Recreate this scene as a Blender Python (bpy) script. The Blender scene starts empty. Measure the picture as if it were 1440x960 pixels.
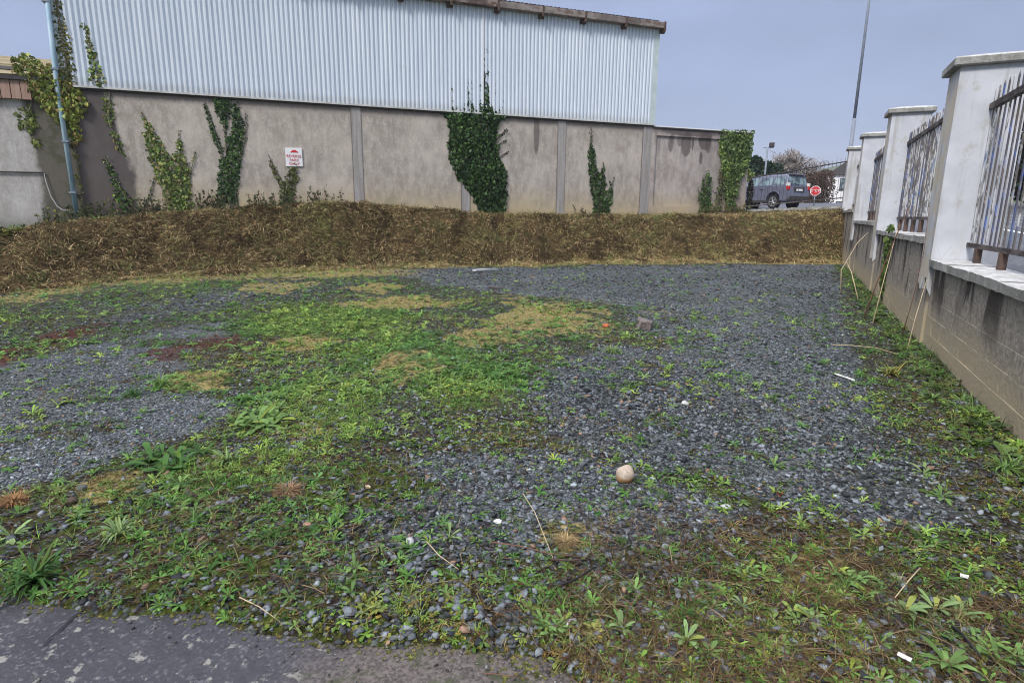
import bpy, bmesh, math, random
import numpy as np
from mathutils import Vector, Matrix, Euler
R = math.radians
random.seed(7); rng = np.random.default_rng(11)
SC = bpy.context.scene
COL = SC.collection

# ------------------------------------------------------------------ camera
cam_d = bpy.data.cameras.new('camera'); cam = bpy.data.objects.new('camera', cam_d); COL.objects.link(cam)
cam_d.sensor_width = 36.0; cam_d.lens = 20.75; cam_d.clip_start = 0.05; cam_d.clip_end = 6000
tilt = math.atan(179/830.0); roll = R(0.6)
fw = Vector((0, math.cos(tilt), -math.sin(tilt))); rt0 = Vector((1, 0, 0)); up0 = rt0.cross(fw)
rt = rt0*math.cos(roll) + up0*math.sin(roll); up = up0*math.cos(roll) - rt0*math.sin(roll)
m = Matrix((rt, up, -fw)).transposed().to_4x4(); m.translation = Vector((0, 0, 1.55)); cam.matrix_world = m
SC.camera = cam

# ------------------------------------------------------------------ world, sun
SUN_EL, SUN_AZ = R(44), R(219)          # azimuth clockwise from +Y (sun behind the camera, a little left)
w = bpy.data.worlds.new('World'); SC.world = w; w.use_nodes = True
nt = w.node_tree; nt.nodes.clear()
out = nt.nodes.new('ShaderNodeOutputWorld')
sky = nt.nodes.new('ShaderNodeTexSky'); sky.sky_type = 'NISHITA'; sky.sun_disc = False
sky.sun_elevation = SUN_EL; sky.sun_rotation = SUN_AZ; sky.dust_density = 3.0
bg1 = nt.nodes.new('ShaderNodeBackground'); bg1.inputs[1].default_value = 0.05
nt.links.new(sky.outputs[0], bg1.inputs[0])
# overcast layer: evenly brighter towards the zenith, with soft cloud mottling
tc = nt.nodes.new('ShaderNodeTexCoord'); sep = nt.nodes.new('ShaderNodeSeparateXYZ'); nt.links.new(tc.outputs['Generated'], sep.inputs[0])
ramp = nt.nodes.new('ShaderNodeValToRGB'); nt.links.new(sep.outputs[2], ramp.inputs[0])
cr = ramp.color_ramp
cr.elements[0].position = 0.0; cr.elements[0].color = (0.100, 0.135, 0.225, 1)
cr.elements[1].position = 1.0; cr.elements[1].color = (0.92, 0.93, 1.0, 1)
e = cr.elements.new(0.12); e.color = (0.112, 0.152, 0.262, 1)
e = cr.elements.new(0.36); e.color = (0.165, 0.205, 0.325, 1)
e = cr.elements.new(0.68); e.color = (0.52, 0.55, 0.66, 1)
mp = nt.nodes.new('ShaderNodeMapping'); mp.inputs['Scale'].default_value = (1.2, 1.2, 3.2); nt.links.new(tc.outputs['Generated'], mp.inputs[0])
nz = nt.nodes.new('ShaderNodeTexNoise'); nz.inputs['Scale'].default_value = 1.7; nz.inputs['Detail'].default_value = 5; nt.links.new(mp.outputs[0], nz.inputs[0])
mr = nt.nodes.new('ShaderNodeMapRange'); mr.inputs[1].default_value = .3; mr.inputs[2].default_value = .7; mr.inputs[3].default_value = .74; mr.inputs[4].default_value = 1.24
nt.links.new(nz.outputs[0], mr.inputs[0])
bg2 = nt.nodes.new('ShaderNodeBackground'); nt.links.new(ramp.outputs[0], bg2.inputs[0]); nt.links.new(mr.outputs[0], bg2.inputs[1])
mx = nt.nodes.new('ShaderNodeMixShader'); mx.inputs[0].default_value = 0.86
nt.links.new(bg1.outputs[0], mx.inputs[1]); nt.links.new(bg2.outputs[0], mx.inputs[2]); nt.links.new(mx.outputs[0], out.inputs[0])
sd_ = bpy.data.lights.new('sun', 'SUN'); sd_.energy = 1.5; sd_.angle = R(12); sd_.color = (1, .96, .9)
so = bpy.data.objects.new('sun', sd_); COL.objects.link(so)
dv = Vector((math.sin(SUN_AZ)*math.cos(SUN_EL), math.cos(SUN_AZ)*math.cos(SUN_EL), math.sin(SUN_EL)))
so.rotation_euler = dv.to_track_quat('Z', 'Y').to_euler()
SC.view_settings.view_transform = 'Standard'; SC.view_settings.look = 'None'
SC.view_settings.exposure = 1.28; SC.view_settings.gamma = 1.0
SC.render.engine = 'CYCLES'
SC.cycles.filter_width = 1.05; SC.cycles.max_bounces = 5; SC.cycles.diffuse_bounces = 2; SC.cycles.glossy_bounces = 2; SC.cycles.transparent_max_bounces = 6

# ------------------------------------------------------------------ tagging
def tag(o, label=None, cat=None, group=None, kind=None):
    if label: o['label'] = label
    if cat: o['category'] = cat
    if group: o['group'] = group
    if kind: o['kind'] = kind
    return o
def empty(name, loc=(0, 0, 0), rz=0, label=None, cat=None, group=None, rot=None):
    o = bpy.data.objects.new(name, None); COL.objects.link(o); o.location = loc
    o.rotation_euler = rot if rot else (0, 0, rz); o.empty_display_size = .3
    return tag(o, label, cat, group)

# ------------------------------------------------------------------ materials
class Mat:
    def __init__(s, name, color=(.5, .5, .5), rough=.8, spec=.3, metal=0):
        s.m = bpy.data.materials.new(name); s.m.use_nodes = True; s.t = s.m.node_tree; s.L = s.t.links
        s.b = s.t.nodes['Principled BSDF']; s.b.inputs['Base Color'].default_value = (*color, 1)
        s.b.inputs['Roughness'].default_value = rough; s.b.inputs['Specular IOR Level'].default_value = spec
        s.b.inputs['Metallic'].default_value = metal; s._tc = None; s._xyz = None
    def node(s, t): return s.t.nodes.new(t)
    def put(s, sock, v):
        if hasattr(v, 'is_output') or isinstance(v, bpy.types.NodeSocket): s.L.new(v, sock)
        elif isinstance(v, tuple) and len(v) == 3 and sock.type == 'RGBA': sock.default_value = (*v, 1)
        else: sock.default_value = v
    _pos = None
    def obj(s):
        if s._pos is not None: return s._pos
        if s._tc is None: s._tc = s.node('ShaderNodeTexCoord')
        return s._tc.outputs['Object']
    def use_pos(s):
        g = s.node('ShaderNodeNewGeometry'); s._pos = g.outputs['Position']
    def xyz(s):
        if s._xyz is None:
            s._xyz = s.node('ShaderNodeSeparateXYZ'); s.L.new(s.obj(), s._xyz.inputs[0])
        return s._xyz.outputs
    def noise(s, scale=5, detail=4, rough=.55, vec=None, mul=None, dist=0):
        n = s.node('ShaderNodeTexNoise'); n.inputs['Scale'].default_value = scale; n.inputs['Detail'].default_value = detail
        n.inputs['Roughness'].default_value = rough; n.inputs['Distortion'].default_value = dist
        v = vec or s.obj()
        if mul:
            mp = s.node('ShaderNodeMapping'); mp.inputs['Scale'].default_value = mul; s.L.new(v, mp.inputs[0]); v = mp.outputs[0]
        s.L.new(v, n.inputs['Vector']); return n.outputs[0]
    def voro(s, scale=5, feature='F1', out='Distance', mul=None, rnd=1.0):
        n = s.node('ShaderNodeTexVoronoi'); n.feature = feature; n.inputs['Scale'].default_value = scale
        n.inputs['Randomness'].default_value = rnd
        v = s.obj()
        if mul:
            mp = s.node('ShaderNodeMapping'); mp.inputs['Scale'].default_value = mul; s.L.new(v, mp.inputs[0]); v = mp.outputs[0]
        s.L.new(v, n.inputs['Vector']); return n.outputs[out]
    def math(s, op, a, b=0.0, c=0.0, clamp=False):
        n = s.node('ShaderNodeMath'); n.operation = op; n.use_clamp = clamp
        s.put(n.inputs[0], a); s.put(n.inputs[1], b)
        if op in ('MULTIPLY_ADD',): s.put(n.inputs[2], c)
        return n.outputs[0]
    def rng(s, v, a, b, c=0., d=1.):
        n = s.node('ShaderNodeMapRange'); n.interpolation_type = 'SMOOTHSTEP'
        for i, q in enumerate((v, a, b, c, d)): s.put(n.inputs[i], q)
        return n.outputs[0]
    def mix(s, f, a, b, mode='MIX'):
        n = s.node('ShaderNodeMix'); n.data_type = 'RGBA'; n.blend_type = mode; n.clamp_factor = True
        s.put(n.inputs[0], f); s.put(n.inputs[6], a); s.put(n.inputs[7], b); return n.outputs[2]
    def ramp(s, v, stops):
        n = s.node('ShaderNodeValToRGB'); s.L.new(v, n.inputs[0]); c = n.color_ramp
        while len(c.elements) < len(stops): c.elements.new(.5)
        for e, (p, col) in zip(c.elements, stops): e.position = p; e.color = (*col, 1)
        return n.outputs[0]
    def attr(s, name, out=0):
        n = s.node('ShaderNodeAttribute'); n.attribute_name = name; return n.outputs[out]
    def rand(s):
        n = s.node('ShaderNodeObjectInfo'); return n.outputs['Random']
    def color(s, v): s.put(s.b.inputs['Base Color'], v); return s
    def rough(s, v): s.put(s.b.inputs['Roughness'], v); return s
    def bump(s, h, strength=.5, dist=.02):
        n = s.node('ShaderNodeBump'); n.inputs['Strength'].default_value = strength; n.inputs['Distance'].default_value = dist
        s.L.new(h, n.inputs['Height']); s.L.new(n.outputs[0], s.b.inputs['Normal']); return s
    def ell(s, x, z, rx, rz, jit=None, soft=.25):
        X, _, Z = s.xyz()
        dx = s.math('DIVIDE', s.math('SUBTRACT', X, x), rx); dz = s.math('DIVIDE', s.math('SUBTRACT', Z, z), rz)
        d = s.math('SQRT', s.math('ADD', s.math('MULTIPLY', dx, dx), s.math('MULTIPLY', dz, dz)))
        if jit is not None: d = s.math('ADD', d, jit)
        return s.rng(d, 1.0, 1.0+soft, 1., 0.)
M = {}
def simple(key, name, c1, c2, scale=8, rough=.8, spec=.3, metal=0, bs=.3, bd=.01, mul=None):
    a = Mat(name, c1, rough, spec, metal); n = a.noise(scale, 6, .6, mul=mul)
    a.color(a.mix(a.rng(n, .3, .7), c1, c2)); a.bump(n, bs, bd); M[key] = a.m; return a
def colmat(key, name, rough=.7, spec=.25, trans=0.0, var=.25, sc=30):
    a = Mat(name, rough=rough, spec=spec); c = a.attr('col'); n = a.noise(sc, 3)
    c = a.mix(1.0, c, a.ramp(n, [(.25, (1-var,)*3), (.75, (1+var,)*3)]), 'MULTIPLY'); a.color(c)
    if trans:
        t = a.node('ShaderNodeBsdfTranslucent'); a.L.new(c, t.inputs[0]); mxs = a.node('ShaderNodeMixShader'); mxs.inputs[0].default_value = trans
        o = [n for n in a.t.nodes if n.type == 'OUTPUT_MATERIAL'][0]
        a.L.new(a.b.outputs[0], mxs.inputs[1]); a.L.new(t.outputs[0], mxs.inputs[2]); a.L.new(mxs.outputs[0], o.inputs[0])
    M[key] = a.m; return a
colmat('leaf', 'green_leaf', .6, .18, .25, .25, 14)
colmat('straw', 'dry_straw', .85, .1, .1, .25, 20)
colmat('stone', 'slate_stone', .75, .16, 0, .3, 90)
colmat('ivy', 'ivy_leaf', .45, .3, .12, .25, 20)
simple('bark', 'bark', (.10, .085, .07), (.2, .17, .14), 12, mul=(1, 1, .3))
simple('greybark', 'pale_bark', (.20, .17, .15), (.34, .3, .27), 6)
simple('rust', 'rusty_steel', (.055, .035, .028), (.13, .085, .065), 9, .75, .3, 0)
simple('galv', 'galvanised_steel', (.17, .20, .25), (.25, .28, .33), 6, .6, .3, .0, .1)
simple('darkmetal', 'dark_painted_metal', (.03, .03, .035), (.06, .055, .05), 20, .6)
simple('black', 'black_plastic', (.012, .012, .014), (.02, .02, .022), 30, .5)
simple('white', 'white_paint', (.72, .73, .75), (.8, .8, .8), 5, .6, .3, 0, .05)
simple('whiteplastic', 'white_plastic', (.75, .75, .72), (.82, .82, .8), 15, .5)
simple('roofslate', 'dark_slate_roof', (.045, .04, .042), (.09, .08, .078), 8, .7, mul=(1, 1, 4))
simple('kerb', 'weathered_concrete', (.18, .16, .14), (.33, .30, .26), 7, .9, bs=.6, bd=.02)
simple('darkblock', 'dark_brick', (.11, .09, .085), (.22, .19, .18), 25, .9, bs=.7, bd=.01)
simple('plankgrey', 'weathered_plank', (.36, .36, .36), (.55, .55, .55), 12, .8, mul=(.3, 3, 3))
simple('red', 'red_paint', (.55, .03, .04), (.6, .05, .05), 10, .5)
simple('orange', 'orange_plastic', (.48, .14, .05), (.30, .09, .04), 40, .5)
simple('twig', 'pale_twig', (.42, .33, .2), (.55, .45, .3), 20, .8)
simple('darktwig', 'dark_twig', (.05, .035, .03), (.09, .06, .05), 30, .8)
simple('stemred', 'dead_bramble_stem', (.12, .05, .04), (.2, .11, .07), 20, .8)
# --- rendered concrete of the warehouse (local x runs along the wall, z up)
def wallmat(key, name, A, B, kind):
    a = Mat(name, rough=.92, spec=.15); X, Y, Z = a.xyz()
    streak = a.noise(1.0, 6, .66, mul=(5, 5, 2.2)); fine = a.noise(38, 4, .7); big = a.noise(.7, 4, .6)
    grain = a.noise(14, 5, .7, mul=(1.6, 1, .9))
    c = a.mix(a.rng(streak, .32, .68), A, B)
    c = a.mix(a.rng(grain, .35, .75, 0, .55), c, tuple(q*.62 for q in A))
    c = a.mix(a.rng(big, .42, .7, 0, .45), c, tuple(q*1.25 for q in B))
    c = a.mix(a.rng(fine, .6, .75, 0, .45), c, (.5, .47, .44))
    if kind in ('main', 'tail'):
        tan = a.math('MULTIPLY', a.rng(a.math('ADD', Z, a.math('MULTIPLY', streak, -.9)), .9, 2.3, 1, 0), a.rng(big, .3, .6, .5, .95))
        c = a.mix(tan, c, (.46, .37, .21))
        foot = a.rng(a.math('ADD', Z, a.math('MULTIPLY', grain, -.5)), 1.2, 1.5, 1, 0)
        c = a.mix(a.math('MULTIPLY', foot, .5), c, (.13, .13, .07))
        top = a.rng(a.math('ADD', Z, a.math('MULTIPLY', streak, .55)), 4.85, 5.15, 0, .75)
        c = a.mix(top, c, (.12, .10, .095))
    if kind == 'main':
        edge = a.math('ADD', X, a.math('MULTIPLY', a.math('ADD', big, a.math('MULTIPLY', streak, .3)), .9))
        dk = a.rng(a.math('ADD', edge, a.math('MULTIPLY', Z, .13)), -13.06, -12.86, 1, 0)
        c = a.mix(a.math('MULTIPLY', dk, .9), c, a.mix(grain, (.05, .042, .042), (.105, .09, .09)))
        sh = a.math('MULTIPLY', a.math('SUBTRACT', fine, .5), .5)
        c = a.mix(a.math('MULTIPLY', a.ell(-.98, 4.45, .10, .68, sh), .75), c, (.11, .095, .09))
        gm = a.math('MULTIPLY', a.rng(a.noise(.9, 5), .55, .7), a.rng(Z, 1.3, 3.0, .5, 0))
        c = a.mix(gm, c, (.17, .17, .10))
    if kind == 'tail':
        sh = a.math('MULTIPLY', a.math('SUBTRACT', grain, .5), .8)
        for (ex, ez, rx, rz, k) in ((4.65, 4.33, .11, .3, .6), (5.05, 4.45, .13, .22, .55), (5.35, 4.3, .2, .42, .75), (5.65, 4.35, .05, .22, .8),
                                    (6.2, 4.5, .26, .34, .85), (6.38, 4.35, .12, .3, .8), (6.08, 3.8, .07, .22, .8), (5.5, 4.78, 1.25, .16, .7)):
            c = a.mix(a.math('MULTIPLY', a.ell(ex, ez, rx, rz, sh), k), c, (.085, .065, .065))
        c = a.mix(a.math('MULTIPLY', a.rng(a.math('ADD', X, a.math('MULTIPLY', streak, 1.6)), 6.2, 7.4, 0, 1), .35), c, (.16, .14, .13))
        drip = a.math('MULTIPLY', a.rng(a.noise(1, 5, .6, mul=(5, 5, .35)), .5, .62), a.rng(Z, 3.0, 4.7, 0, .6))
        c = a.mix(drip, c, (.15, .12, .12))
    if kind == 'shed':
        edge = a.math('ADD', X, a.math('MULTIPLY', big, .9))
        dk = a.rng(a.math('ADD', edge, a.math('MULTIPLY', streak, .25)), -15.68, -15.5, 0, 1)
        c = a.mix(a.math('MULTIPLY', dk, .93), c, a.mix(grain, (.045, .042, .032), (.17, .15, .12)))
        c = a.mix(a.math('MULTIPLY', a.rng(a.noise(2.2, 5), .5, .62), a.rng(X, -16.4, -15.9, 0, .5)), c, (.05, .06, .025))
        pat = a.math('MULTIPLY', a.rng(a.math('ADD', Z, a.math('MULTIPLY', grain, .6)), 1.9, 1.2, 0, 1), .7)
        c = a.mix(pat, c, (.08, .085, .055))
    a.color(c)
    a.bump(a.math('ADD', a.math('MULTIPLY', fine, .5), grain), .55, .012); M[key] = a.m
wallmat('wall', 'rendered_concrete_wall', (.32, .283, .245), (.50, .452, .40), 'main')
wallmat('tail', 'rendered_boundary_wall', (.31, .27, .245), (.48, .43, .40), 'tail')
wallmat('shed', 'painted_shed_wall', (.38, .355, .33), (.50, .485, .465), 'shed')
a = Mat('concrete_post', rough=.9); n1 = a.noise(1, 5, .6, mul=(10, 10, .8)); n2 = a.noise(30, 4, .7)
a.color(a.mix(a.rng(n2, .4, .75, 0, .5), a.mix(a.rng(n1, .3, .7), (.27, .25, .235), (.38, .365, .35)), (.2, .18, .165))); a.bump(n2, .4, .008); M['post'] = a.m
# --- white corrugated cladding
a = Mat('white_corrugated_sheet', rough=.42, spec=.45); n1 = a.noise(1, 5, .6, mul=(6, 1, .35)); n2 = a.noise(2.5, 5)
X, Y, Z = a.xyz()
c = a.mix(a.rng(n1, .35, .7), (.60, .67, .75), (.70, .76, .82)); c = a.mix(a.rng(n2, .6, .8, 0, .2), c, (.42, .43, .42))
g = a.math('MULTIPLY', a.rng(a.math('ADD', Z, a.math('MULTIPLY', n1, -.25)), 4.85, 5.12, 1, 0), .35)
c = a.mix(g, c, (.34, .32, .27))
sm = a.math('MULTIPLY', a.rng(a.noise(1, 4, .6, mul=(11, 11, .25)), .62, .75), .3); c = a.mix(sm, c, (.45, .40, .34))
a.color(c); M['clad'] = a.m
a = Mat('pale_green_flashing', rough=.5); n1 = a.noise(3, 5); a.color(a.mix(a.rng(n1, .35, .7), (.46, .55, .55), (.55, .62, .62))); M['flash'] = a.m
a = Mat('flashing_grey', rough=.6); n1 = a.noise(4, 5); a.color(a.mix(a.rng(n1, .35, .7), (.42, .42, .40), (.58, .58, .56))); M['flashg'] = a.m
a = Mat('teal_downpipe_paint', rough=.5); n1 = a.noise(1, 5, mul=(8, 8, 2)); n2 = a.noise(25, 4)
a.color(a.mix(a.rng(n2, .58, .7, 0, .6), a.mix(a.rng(n1, .35, .7), (.22, .36, .45), (.38, .50, .58)), (.5, .5, .48))); M['pipe'] = a.m
a = Mat('rusty_gutter', rough=.85, spec=.2); n1 = a.noise(4, 6, .7, mul=(1, 1, 2)); n2 = a.noise(1.2, 5, .6)
c = a.mix(a.rng(n1, .42, .6), (.30, .26, .235), (.12, .06, .045)); c = a.mix(a.rng(n2, .45, .62, 0, .8), c, (.07, .045, .04)); c = a.mix(a.math('MULTIPLY', a.rand(), .35), c, (.36, .34, .32))
a.color(c); a.bump(n1, .5, .01); M['gutter'] = a.m
a = Mat('mossy_roof_sheet', rough=.9); n1 = a.noise(2.5, 6, .65); a.color(a.mix(a.rng(n1, .3, .7), (.20, .165, .09), (.33, .28, .18))); a.bump(n1, .5, .02); M['shedroof'] = a.m
a = Mat('fascia_board_wood', rough=.85); n1 = a.noise(2, 6, .6, mul=(12, 5, .8))
c = a.mix(a.rng(n1, .3, .7), (.30, .19, .14), (.48, .36, .30)); c = a.mix(a.math('MULTIPLY', a.rand(), .4), c, (.25, .14, .10)); a.color(c); M['board'] = a.m
# --- boundary wall
a = Mat('concrete_block', rough=.95, spec=.12); a.use_pos(); X, Y, Z = a.xyz(); n1 = a.noise(22, 5, .7); n2 = a.noise(1.3, 5, .6); st = a.noise(1, 5, .55, mul=(2.4, 2.4, .5), dist=.6)
c = a.mix(a.rng(n1, .3, .7), (.17, .15, .125), (.36, .32, .27)); c = a.mix(a.math('MULTIPLY', a.rand(), .15), c, (.34, .30, .25))
c = a.mix(a.rng(a.math('ADD', Z, a.math('MULTIPLY', n2, -.5)), -.1, .4, .85, 0), c, (.40, .33, .22))
stn = a.math('MULTIPLY', a.rng(a.math('ADD', st, a.math('MULTIPLY', n1, .06)), .53, .62), a.rng(a.math('ADD', Z, a.math('MULTIPLY', n2, -.6)), .05, .45, 0, .9))
c = a.mix(stn, c, (.055, .045, .04)); ef = a.math('MULTIPLY', a.rng(a.noise(1, 6, .7, mul=(9, 9, 1.5)), .62, .7), a.rng(a.noise(1.1, 3), .5, .6, 0, .7)); c = a.mix(ef, c, (.55, .54, .52))
a.color(c); a.bump(n1, .8, .012); M['block'] = a.m
a = Mat('coping_stone', rough=.9); n1 = a.noise(9, 6, .7); n2 = a.noise(45, 4, .7); n3 = a.noise(2.5, 4)
c = a.mix(a.rng(n1, .38, .65), (.40, .395, .38), (.62, .62, .61)); c = a.mix(a.rng(n2, .56, .68, 0, .7), c, (.10, .10, .085))
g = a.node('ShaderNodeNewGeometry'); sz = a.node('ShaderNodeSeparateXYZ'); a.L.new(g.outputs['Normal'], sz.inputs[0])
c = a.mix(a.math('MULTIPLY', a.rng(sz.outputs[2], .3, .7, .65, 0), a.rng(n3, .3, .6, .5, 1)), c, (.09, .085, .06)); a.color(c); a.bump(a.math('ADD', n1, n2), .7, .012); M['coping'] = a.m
a = Mat('white_render', rough=.8, spec=.25); X, Y, Z = a.xyz(); n1 = a.noise(3, 5); n2 = a.noise(1, 5, .6, mul=(7, 7, .6)); n3 = a.noise(40, 3)
c = a.mix(a.rng(n1, .35, .7), (.45, .465, .50), (.53, .545, .58)); c = a.mix(a.rng(n2, .55, .75, 0, .35), c, (.45, .44, .40))
cr_ = a.voro(.8, 'DISTANCE_TO_EDGE', mul=(1, 1, .5)); rn = a.math('MULTIPLY', a.rng(a.noise(1, 5, .6, mul=(6, 6, .5)), .50, .66), .6); c = a.mix(rn, c, (.29, .275, .235)); c = a.mix(a.math('MULTIPLY', a.rng(a.noise(5, 6, .7), .56, .68), .6), c, (.36, .33, .27))
crk = a.math('MULTIPLY', a.rng(cr_, .0, .005, 1, 0), a.rng(n1, .56, .62, 0, .5)); c = a.mix(a.math('MULTIPLY', crk, .35), c, (.2, .17, .14))
g = a.node('ShaderNodeNewGeometry'); sn = a.node('ShaderNodeSeparateXYZ'); a.L.new(a.node('ShaderNodeTexCoord').outputs['Normal'], sn.inputs[0])
side = a.math('MULTIPLY', a.rng(sn.outputs[1], .5, .8, 0, 1), a.rng(a.noise(2.0, 6, .7), .40, .58, 0, .75)); c = a.mix(side, c, (.50, .42, .30))
a.color(c); a.bump(a.math('ADD', n1, a.math('MULTIPLY', n3, .4)), .25, .01); M['render'] = a.m
# --- peeling railing bars
a = Mat('peeling_painted_bar', rough=.7); a.use_pos(); r = a.rand(); n1 = a.noise(1, 6, .7, mul=(14, 14, 5)); n2 = a.noise(1, 4, .6, mul=(3, 3, 1.6))
c = a.mix(a.rng(r, .35, .45), (.46, .46, .46), (.30, .27, .25)); c = a.mix(a.math('MULTIPLY', a.rng(r, .62, .7), a.rng(n2, .42, .5)), c, (.07, .13, .38))
c = a.mix(a.rng(a.math('ADD', n1, a.math('MULTIPLY', r, .12)), .49, .57, 0, .9), c, (.085, .072, .066)); c = a.mix(a.rng(n2, .58, .64, 0, .6), c, (.10, .17, .36)); a.color(c); M['bar'] = a.m
a = Mat('weathered_rail', rough=.8); n1 = a.noise(1, 6, .7, mul=(3, 12, 12)); a.color(a.mix(a.rng(n1, .4, .6), (.035, .028, .028), (.12, .10, .095))); M['rail'] = a.m
# --- asphalt
def asph(key, name, base, mud):
    a = Mat(name, rough=.5, spec=.5); X, Y, Z = a.xyz(); n1 = a.noise(70, 4, .7); n2 = a.noise(2.2, 5, .6); v = a.voro(95, out='Color'); n4 = a.noise(13, 5, .65)
    sv = a.node('ShaderNodeSeparateColor'); a.L.new(v, sv.inputs[0])
    c = a.mix(a.rng(n2, .3, .7), tuple(q*.8 for q in base), tuple(q*1.5 for q in base)); c = a.mix(a.rng(sv.outputs[0], .8, 1., 0, .6), c, (.17, .17, .18))
    c = a.mix(a.rng(n1, .4, .6, .5, 0), c, tuple(q*.5 for q in base))
    li = a.math('MULTIPLY', a.rng(a.math('ADD', n4, a.math('MULTIPLY', n1, .12)), .64, .71), a.rng(n1, .3, .5, .3, .85)); c = a.mix(li, c, (.28, .27, .235))
    if mud:
        mm = a.rng(a.math('ADD', X, a.math('MULTIPLY', n2, .55)), -.55, -.2); c = a.mix(mm, c, a.mix(a.rng(n1, .35, .65), (.05, .04, .035), (.15, .125, .11)))
        ms = a.math('MULTIPLY', a.rng(a.noise(9, 6, .7), .52, .62), mm); c = a.mix(a.math('MULTIPLY', ms, .8), c, (.045, .055, .018))
    a.color(c); a.rough(a.rng(n2, .35, .65, .38, .62)); a.bump(a.math('ADD', n1, a.math('MULTIPLY', sv.outputs[0], .4)), .55, .006); M[key] = a.m
asph('asphalt', 'wet_asphalt', (.046, .044, .052), True)
asph('road', 'road_asphalt', (.085, .09, .105), False)
# --- lot ground
a = Mat('gravel_lot_soil', rough=.95, spec=.08)
z1 = a.node('ShaderNodeSeparateColor'); a.L.new(a.attr('zonea'), z1.inputs[0]); z2 = a.node('ShaderNodeSeparateColor'); a.L.new(a.attr('zoneb'), z2.inputs[0])
n1 = a.noise(7, 6, .7); n2 = a.noise(34, 5, .7); n3 = a.noise(1.4, 5, .6); n5 = a.noise(120, 3, .7)
v = a.node('ShaderNodeTexVoronoi'); v.inputs['Scale'].default_value = 62; a.L.new(a.obj(), v.inputs['Vector']); sv = a.node('ShaderNodeSeparateColor'); a.L.new(v.outputs['Color'], sv.inputs[0])
v2 = a.node('ShaderNodeTexVoronoi'); v2.inputs['Scale'].default_value = 26; a.L.new(a.obj(), v2.inputs['Vector']); sv2 = a.node('ShaderNodeSeparateColor'); a.L.new(v2.outputs['Color'], sv2.inputs[0])
grav = a.ramp(sv.outputs[0], [(0, (.018, .021, .023)), (.5, (.075, .084, .09)), (.85, (.20, .21, .215)), (1, (.36, .37, .38))])
grav2 = a.ramp(sv2.outputs[0], [(0, (.045, .049, .052)), (.6, (.115, .124, .13)), (1, (.26, .27, .275))])
grav = a.mix(.45, grav, grav2); grav = a.mix(a.rng(v.outputs['Distance'], .45, .8, 0, .8), grav, (.02, .02, .022)); grav = a.mix(a.rng(n3, .5, .7, 0, .35), grav, (.10, .10, .055)); grav = a.mix(1.0, grav, a.ramp(a.noise(.55, 4), [(.3, (.7, .72, .74)), (.7, (1.15, 1.2, 1.25))]), 'MULTIPLY')
soil = a.mix(a.rng(n2, .35, .65), (.010, .008, .007), (.045, .032, .024)); moss = a.mix(a.rng(n2, .3, .7), (.016, .020, .005), (.075, .098, .018))
base = a.mix(a.rng(n1, .42, .58), soil, moss); base = a.mix(a.rng(sv.outputs[1], .62, .7, 0, .85), base, grav)
green = a.mix(a.rng(n2, .35, .65), soil, (.085, .13, .035)); dry = a.mix(a.rng(n2, .35, .65), a.mix(a.rng(n3, .4, .6), (.06, .05, .02), (.09, .10, .03)), (.38, .30, .13)); redc = a.mix(a.rng(n2, .3, .7), (.03, .014, .011), (.105, .036, .026))
def edge(z, k=.55): return a.rng(a.math('ADD', z, a.math('MULTIPLY', a.math('SUBTRACT', a.math('ADD', a.math('MULTIPLY', n1, .6), a.math('MULTIPLY', n2, .4)), .5), k*2)), .42, .58)
c = a.mix(edge(z1.outputs[0], .9), base, grav); c = a.mix(a.math('MULTIPLY', a.rng(n1, .45, .6), .0), c, soil); c = a.mix(edge(z2.outputs[0], .7), c, moss); c = a.mix(edge(z1.outputs[2], 1.1), c, dry); c = a.mix(edge(z1.outputs[1], 1.0), c, green); c = a.mix(a.math('MULTIPLY', edge(z2.outputs[1], 1.3), .8), c, redc)
a.color(c); a.bump(a.math('ADD', a.math('MULTIPLY', v.outputs['Distance'], -.8), a.math('ADD', n2, a.math('MULTIPLY', n5, .4))), .9, .012); M['ground'] = a.m
simple('bank', 'dead_grass_soil', (.035, .024, .012), (.12, .085, .04), 16, .95, .1, bs=.9, bd=.05)
simple('terrain', 'field_grass', (.05, .07, .025), (.09, .11, .045), 2, .95, .1)
simple('hill', 'wooded_hill', (.03, .045, .03), (.06, .075, .045), .02, .95, .1)
a = Mat('blue_grey_car_paint', (.12, .125, .165), .28, .5, .4); a.b.inputs['Coat Weight'].default_value = .5; n1 = a.noise(3, 4); a.color(a.mix(a.rng(n1, .3, .7), (.17, .18, .25), (.21, .22, .30))); M['carpaint'] = a.m
a = Mat('tinted_glass', (.10, .14, .16), .08, .8); a.color(a.mix(a.rng(a.noise(2.2, 3), .4, .6), (.07, .10, .12), (.22, .30, .33))); M['glass'] = a.m
a = Mat('red_lens', (.5, .02, .02), .2, .6); M['lens'] = a.m
a = Mat('clear_lens', (.7, .68, .66), .2, .6); M['lensw'] = a.m
a = Mat('alloy_wheel', (.5, .5, .52), .35, .5, .7); M['alloy'] = a.m
a = Mat('brown_rock', rough=.75); X, Y, Z = a.xyz(); n1 = a.noise(20, 5, .6)
c = a.mix(a.rng(a.math('ADD', Z, a.math('MULTIPLY', n1, .04)), .045, .075), (.30, .17, .07), (.42, .345, .27)); c = a.mix(a.rng(n1, .55, .66, 0, .8), c, (.55, .47, .40)); c = a.mix(a.rng(a.noise(48, 4), .6, .7, 0, .7), c, (.12, .08, .05)); a.color(c); a.bump(n1, .6, .006); M['rock'] = a.m

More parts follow.
